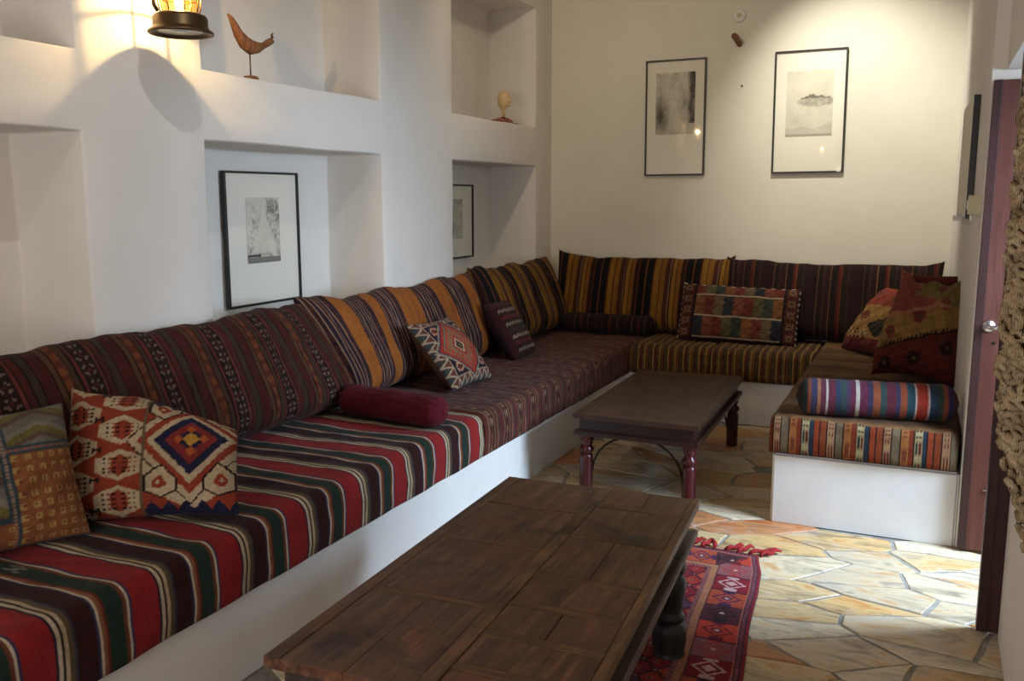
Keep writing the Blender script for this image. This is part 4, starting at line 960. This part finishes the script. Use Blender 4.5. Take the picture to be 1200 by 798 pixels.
# ------------------------------------------------------------------ lantern
def lantern(loc, label, power, arm=None):
    t = thing('lantern', label, 'lamp', loc)
    bm = bmesh.new(); lathe(bm, [(.082, .012), (.106, .012), (.112, .004), (.120, .000), (.124, .004), (.123, .010), (.108, .020), (.103, .028), (.103, .058), (.098, .070), (.078, .078), (.070, .080)], 40, cap=False); lathe(bm, [(.001, .074), (.078, .078)], 40, cap=False); obj('base_cup', bm, M_BRONZE, t, True)
    bm = bmesh.new(); lathe(bm, [(.001, .010), (.030, .009), (.034, .012), (.085, .012)], 40, cap=False); obj('bottom_lens', bm, M_FROST, t, True)
    bm = bmesh.new(); lathe(bm, [(.066, .082), (.074, .12), (.074, .19), (.062, .235)], 32, cap=False); obj('glass_globe', bm, M_AMBER, t, True)
    for k in range(8):
        a = k * math.pi / 4 + .2; bm = bmesh.new(); tube(bm, [(math.cos(a) * r, math.sin(a) * r, z) for r, z in ((.074, .08), (.082, .12), (.082, .19), (.068, .24))], .0028, 6); obj('guard_bar', bm, M_BRASS, t, True)
    for z, r in ((.135, .0835), (.19, .0835)):
        bm = bmesh.new(); tube(bm, [(math.cos(a) * r, math.sin(a) * r, z) for a in np.linspace(0, 2 * math.pi, 33)[:-1]], .0028, 6, True); obj('guard_ring', bm, M_BRASS, t, True)
    bm = bmesh.new(); lathe(bm, [(.07, .236), (.10, .24), (.10, .255), (.06, .29), (.03, .30), (.03, .33), (.012, .335)], 32); obj('top_cap', bm, M_BRONZE, t, True)
    bm = bmesh.new(); lathe(bm, [(.012, .085), (.014, .10), (.020, .125), (.018, .145), (.004, .155)], 14); obj('bulb', bm, M_BULB, t, True)
    bm = bmesh.new(); tube(bm, [(-.02, -.095, .075), (-.02, -.112, .095), (-.02, -.115, .13), (-.02, -.10, .16), (-.02, -.085, .18)], .008, 8); obj('handle', bm, M_BRONZE, t, True)
    if arm:
        bm = bmesh.new(); tube(bm, [(0, 0, .33), (0, 0, .40), (-.05, 0, .44), (-arm, 0, .44)], .009, 10); lathe(bm, [(.045, 0), (.045, .012), (.02, .02)], 20, Matrix.Translation((-arm, 0, .44)) @ Matrix.Rotation(R(90), 4, 'Y')); obj('bracket', bm, M_BRONZE, t, True)
    else:
        bm = bmesh.new(); tube(bm, [(0, 0, .33), (0, 0, 3.5 - loc[2])], .004, 8); obj('cord', bm, M_IRON, t, True)
    d = bpy.data.lights.new('lantern_light', 'POINT'); d.energy = power; d.color = (1.0, .86, .64); d.shadow_soft_size = .006
    l = bpy.data.objects.new('lantern_light', d); C.objects.link(l); l.parent = t; l.location = (0, 0, .165)
    return t
lantern((-2.715, 2.84, 2.224), 'aged bronze ship lantern with round base, fixed to the left wall pier', 12.0, .205)
lantern((-1.47, .6, 2.1), 'hanging bronze lantern behind the camera, mirrored in the picture glass', 1.5)

# ------------------------------------------------------------------ doors
def door(name, x0, x1, y0, y1, z1, m, mside, handle, label):
    t = bpy.data.objects.new(name, None); C.objects.link(t); t.location = (x0, y0, 0); t['kind'] = 'structure'; t['label'] = label
    W = x1 - x0; T = y1 - y0
    rails = [(0, .11, 0, z1), (W - .11, W, 0, z1), (.11, W - .11, 0, .18), (.11, W - .11, .92, 1.08), (.11, W - .11, z1 - .14, z1)]
    for i, a in enumerate(rails):
        bm = bmesh.new(); box(bm, a[0], a[1], 0, T, a[2] + .012, a[3], .003); obj('stile' if i < 2 else 'rail', bm, m, t)
    for z0_, z1_ in ((.18, .92), (1.08, z1 - .14)):
        bm = bmesh.new(); box(bm, .11, W - .11, .012, T - .012, z0_, z1_); box(bm, .15, W - .15, .004, T - .004, z0_ + .04, z1_ - .04, .006); obj('panel', bm, m, t)
    bm = bmesh.new(); box(bm, -.009, -.0005, .0, T + .004, .012, z1, .001); box(bm, -.009, .024, -.006, -.0005, .012, z1, .001); obj('edge_strip', bm, mside, t)
    if handle:
        bm = bmesh.new(); lathe(bm, [(.026, 0), (.027, .006), (.020, .010), (.011, .012), (.011, .05)], 20, Matrix.Translation((.045, 0, 1.04)) @ Matrix.Rotation(R(90), 4, 'X')); tube(bm, [(.045, -.05, 1.04), (.075, -.053, 1.04), (.15, -.05, 1.038)], [.011, .010, .008], 10); obj('lever_handle', bm, M_CHROME, t, True)
        bm = bmesh.new(); lathe(bm, [(.007, 0), (.007, .002)], 10, Matrix.Translation((.07, 0, .965)) @ Matrix.Rotation(R(90), 4, 'X')); obj('keyhole', bm, M_IRON, t)
        bm = bmesh.new(); tube(bm, [(.075, -.006, .30), (.12, -.006, .30)], .004, 8); obj('bolt', bm, M_CHROME, t, True)
    return t
door('door_1', .212, .86, 4.462, 4.506, 2.085, M_DOOR, M_DOORD, True, 'wine red panelled door leaf folded open against the far side of the doorway')
door('door_2', .256, .90, 3.603, 3.648, 2.085, M_DOORD, M_DOORD, False, 'dark door leaf seen edge-on at the near side of the doorway')
# window behind the camera
bm = bmesh.new()
for a in ((-2.6, -2.54, .65, 1.95), (-.06, 0, .65, 1.95), (-2.54, -.06, .65, .71), (-2.54, -.06, 1.89, 1.95), (-1.33, -1.27, .71, 1.89)): box(bm, a[0], a[1], -1.6, -1.54, a[2], a[3], .004)
tag(obj('window_1', bm, M_DOORD), kind='structure')

# ------------------------------------------------------------------ knotted rope hanging
M_ROPE = mat('tan_jute_rope', (176, 142, 98), .9, spec=.1); t = NT(M_ROPE); v = t.coords()
t.col(t.ramp(t.noise(v, 22, 4, .6), [(.3, (118, 98, 74)), (.55, (160, 138, 108)), (.75, (190, 170, 140))])); wv = t.n('ShaderNodeTexWave'); wv.inputs['Scale'].default_value = 90; wv.inputs['Distortion'].default_value = 3; t.l(v, wv.inputs['Vector']); t.bump(wv.outputs['Fac'], .6, .003)
mh = thing('rope_hanging', 'thick knotted tan rope wall hanging, cut off by the right edge of the photo', 'wall hanging', (.222, 1.8, 1.0))
zz_ = [-.06, -.02, .06, .16, .26, .42, .62, .78, .86, .90]; rr_ = [.010, .028, .052, .082, .096, .096, .096, .092, .075, .02]
bm = bmesh.new(); lathe(bm, [(r * .82, z) for r, z in zip(rr_, zz_)], 16); obj('core', bm, M_ROPE, mh, True)
bm = bmesh.new(); random.seed(9); z = -.05
while z < .89:
    r = np.interp(z, zz_, rr_) * .93; n = max(3, int(2 * math.pi * r / .027))
    for k in range(n):
        a = 2 * math.pi * (k + random.uniform(-.3, .3)) / n; zc = z + random.uniform(-.008, .008); rr2 = r + random.uniform(-.008, .006)
        e = Vector((math.cos(a), math.sin(a), 0)); tn = Vector((-math.sin(a), math.cos(a), 0)); up = Vector((0, 0, 1)); tw = random.uniform(-1, 1); s_ = random.uniform(.010, .016)
        pts = []
        for q in range(9):
            g_ = q / 9 * 2 * math.pi; pts.append(e * (rr2 + .006 * math.sin(g_ + tw * 3)) + (tn * math.cos(tw) + up * math.sin(tw)) * s_ * math.cos(g_) + (up * math.cos(tw) - tn * math.sin(tw)) * s_ * .7 * math.sin(g_) + Vector((0, 0, zc)))
        tube(bm, pts, random.uniform(.0055, .0085), 6, True)
    z += .019
tag(obj('rope_knots', bm, M_ROPE, mh, True), kind='stuff')
bm = bmesh.new(); tube(bm, [(0, 0, .89), (0, 0, .99), (.05, 0, 1.02), (.10, 0, 1.02)], .007, 8); obj('hook', bm, M_IRON, mh, True)
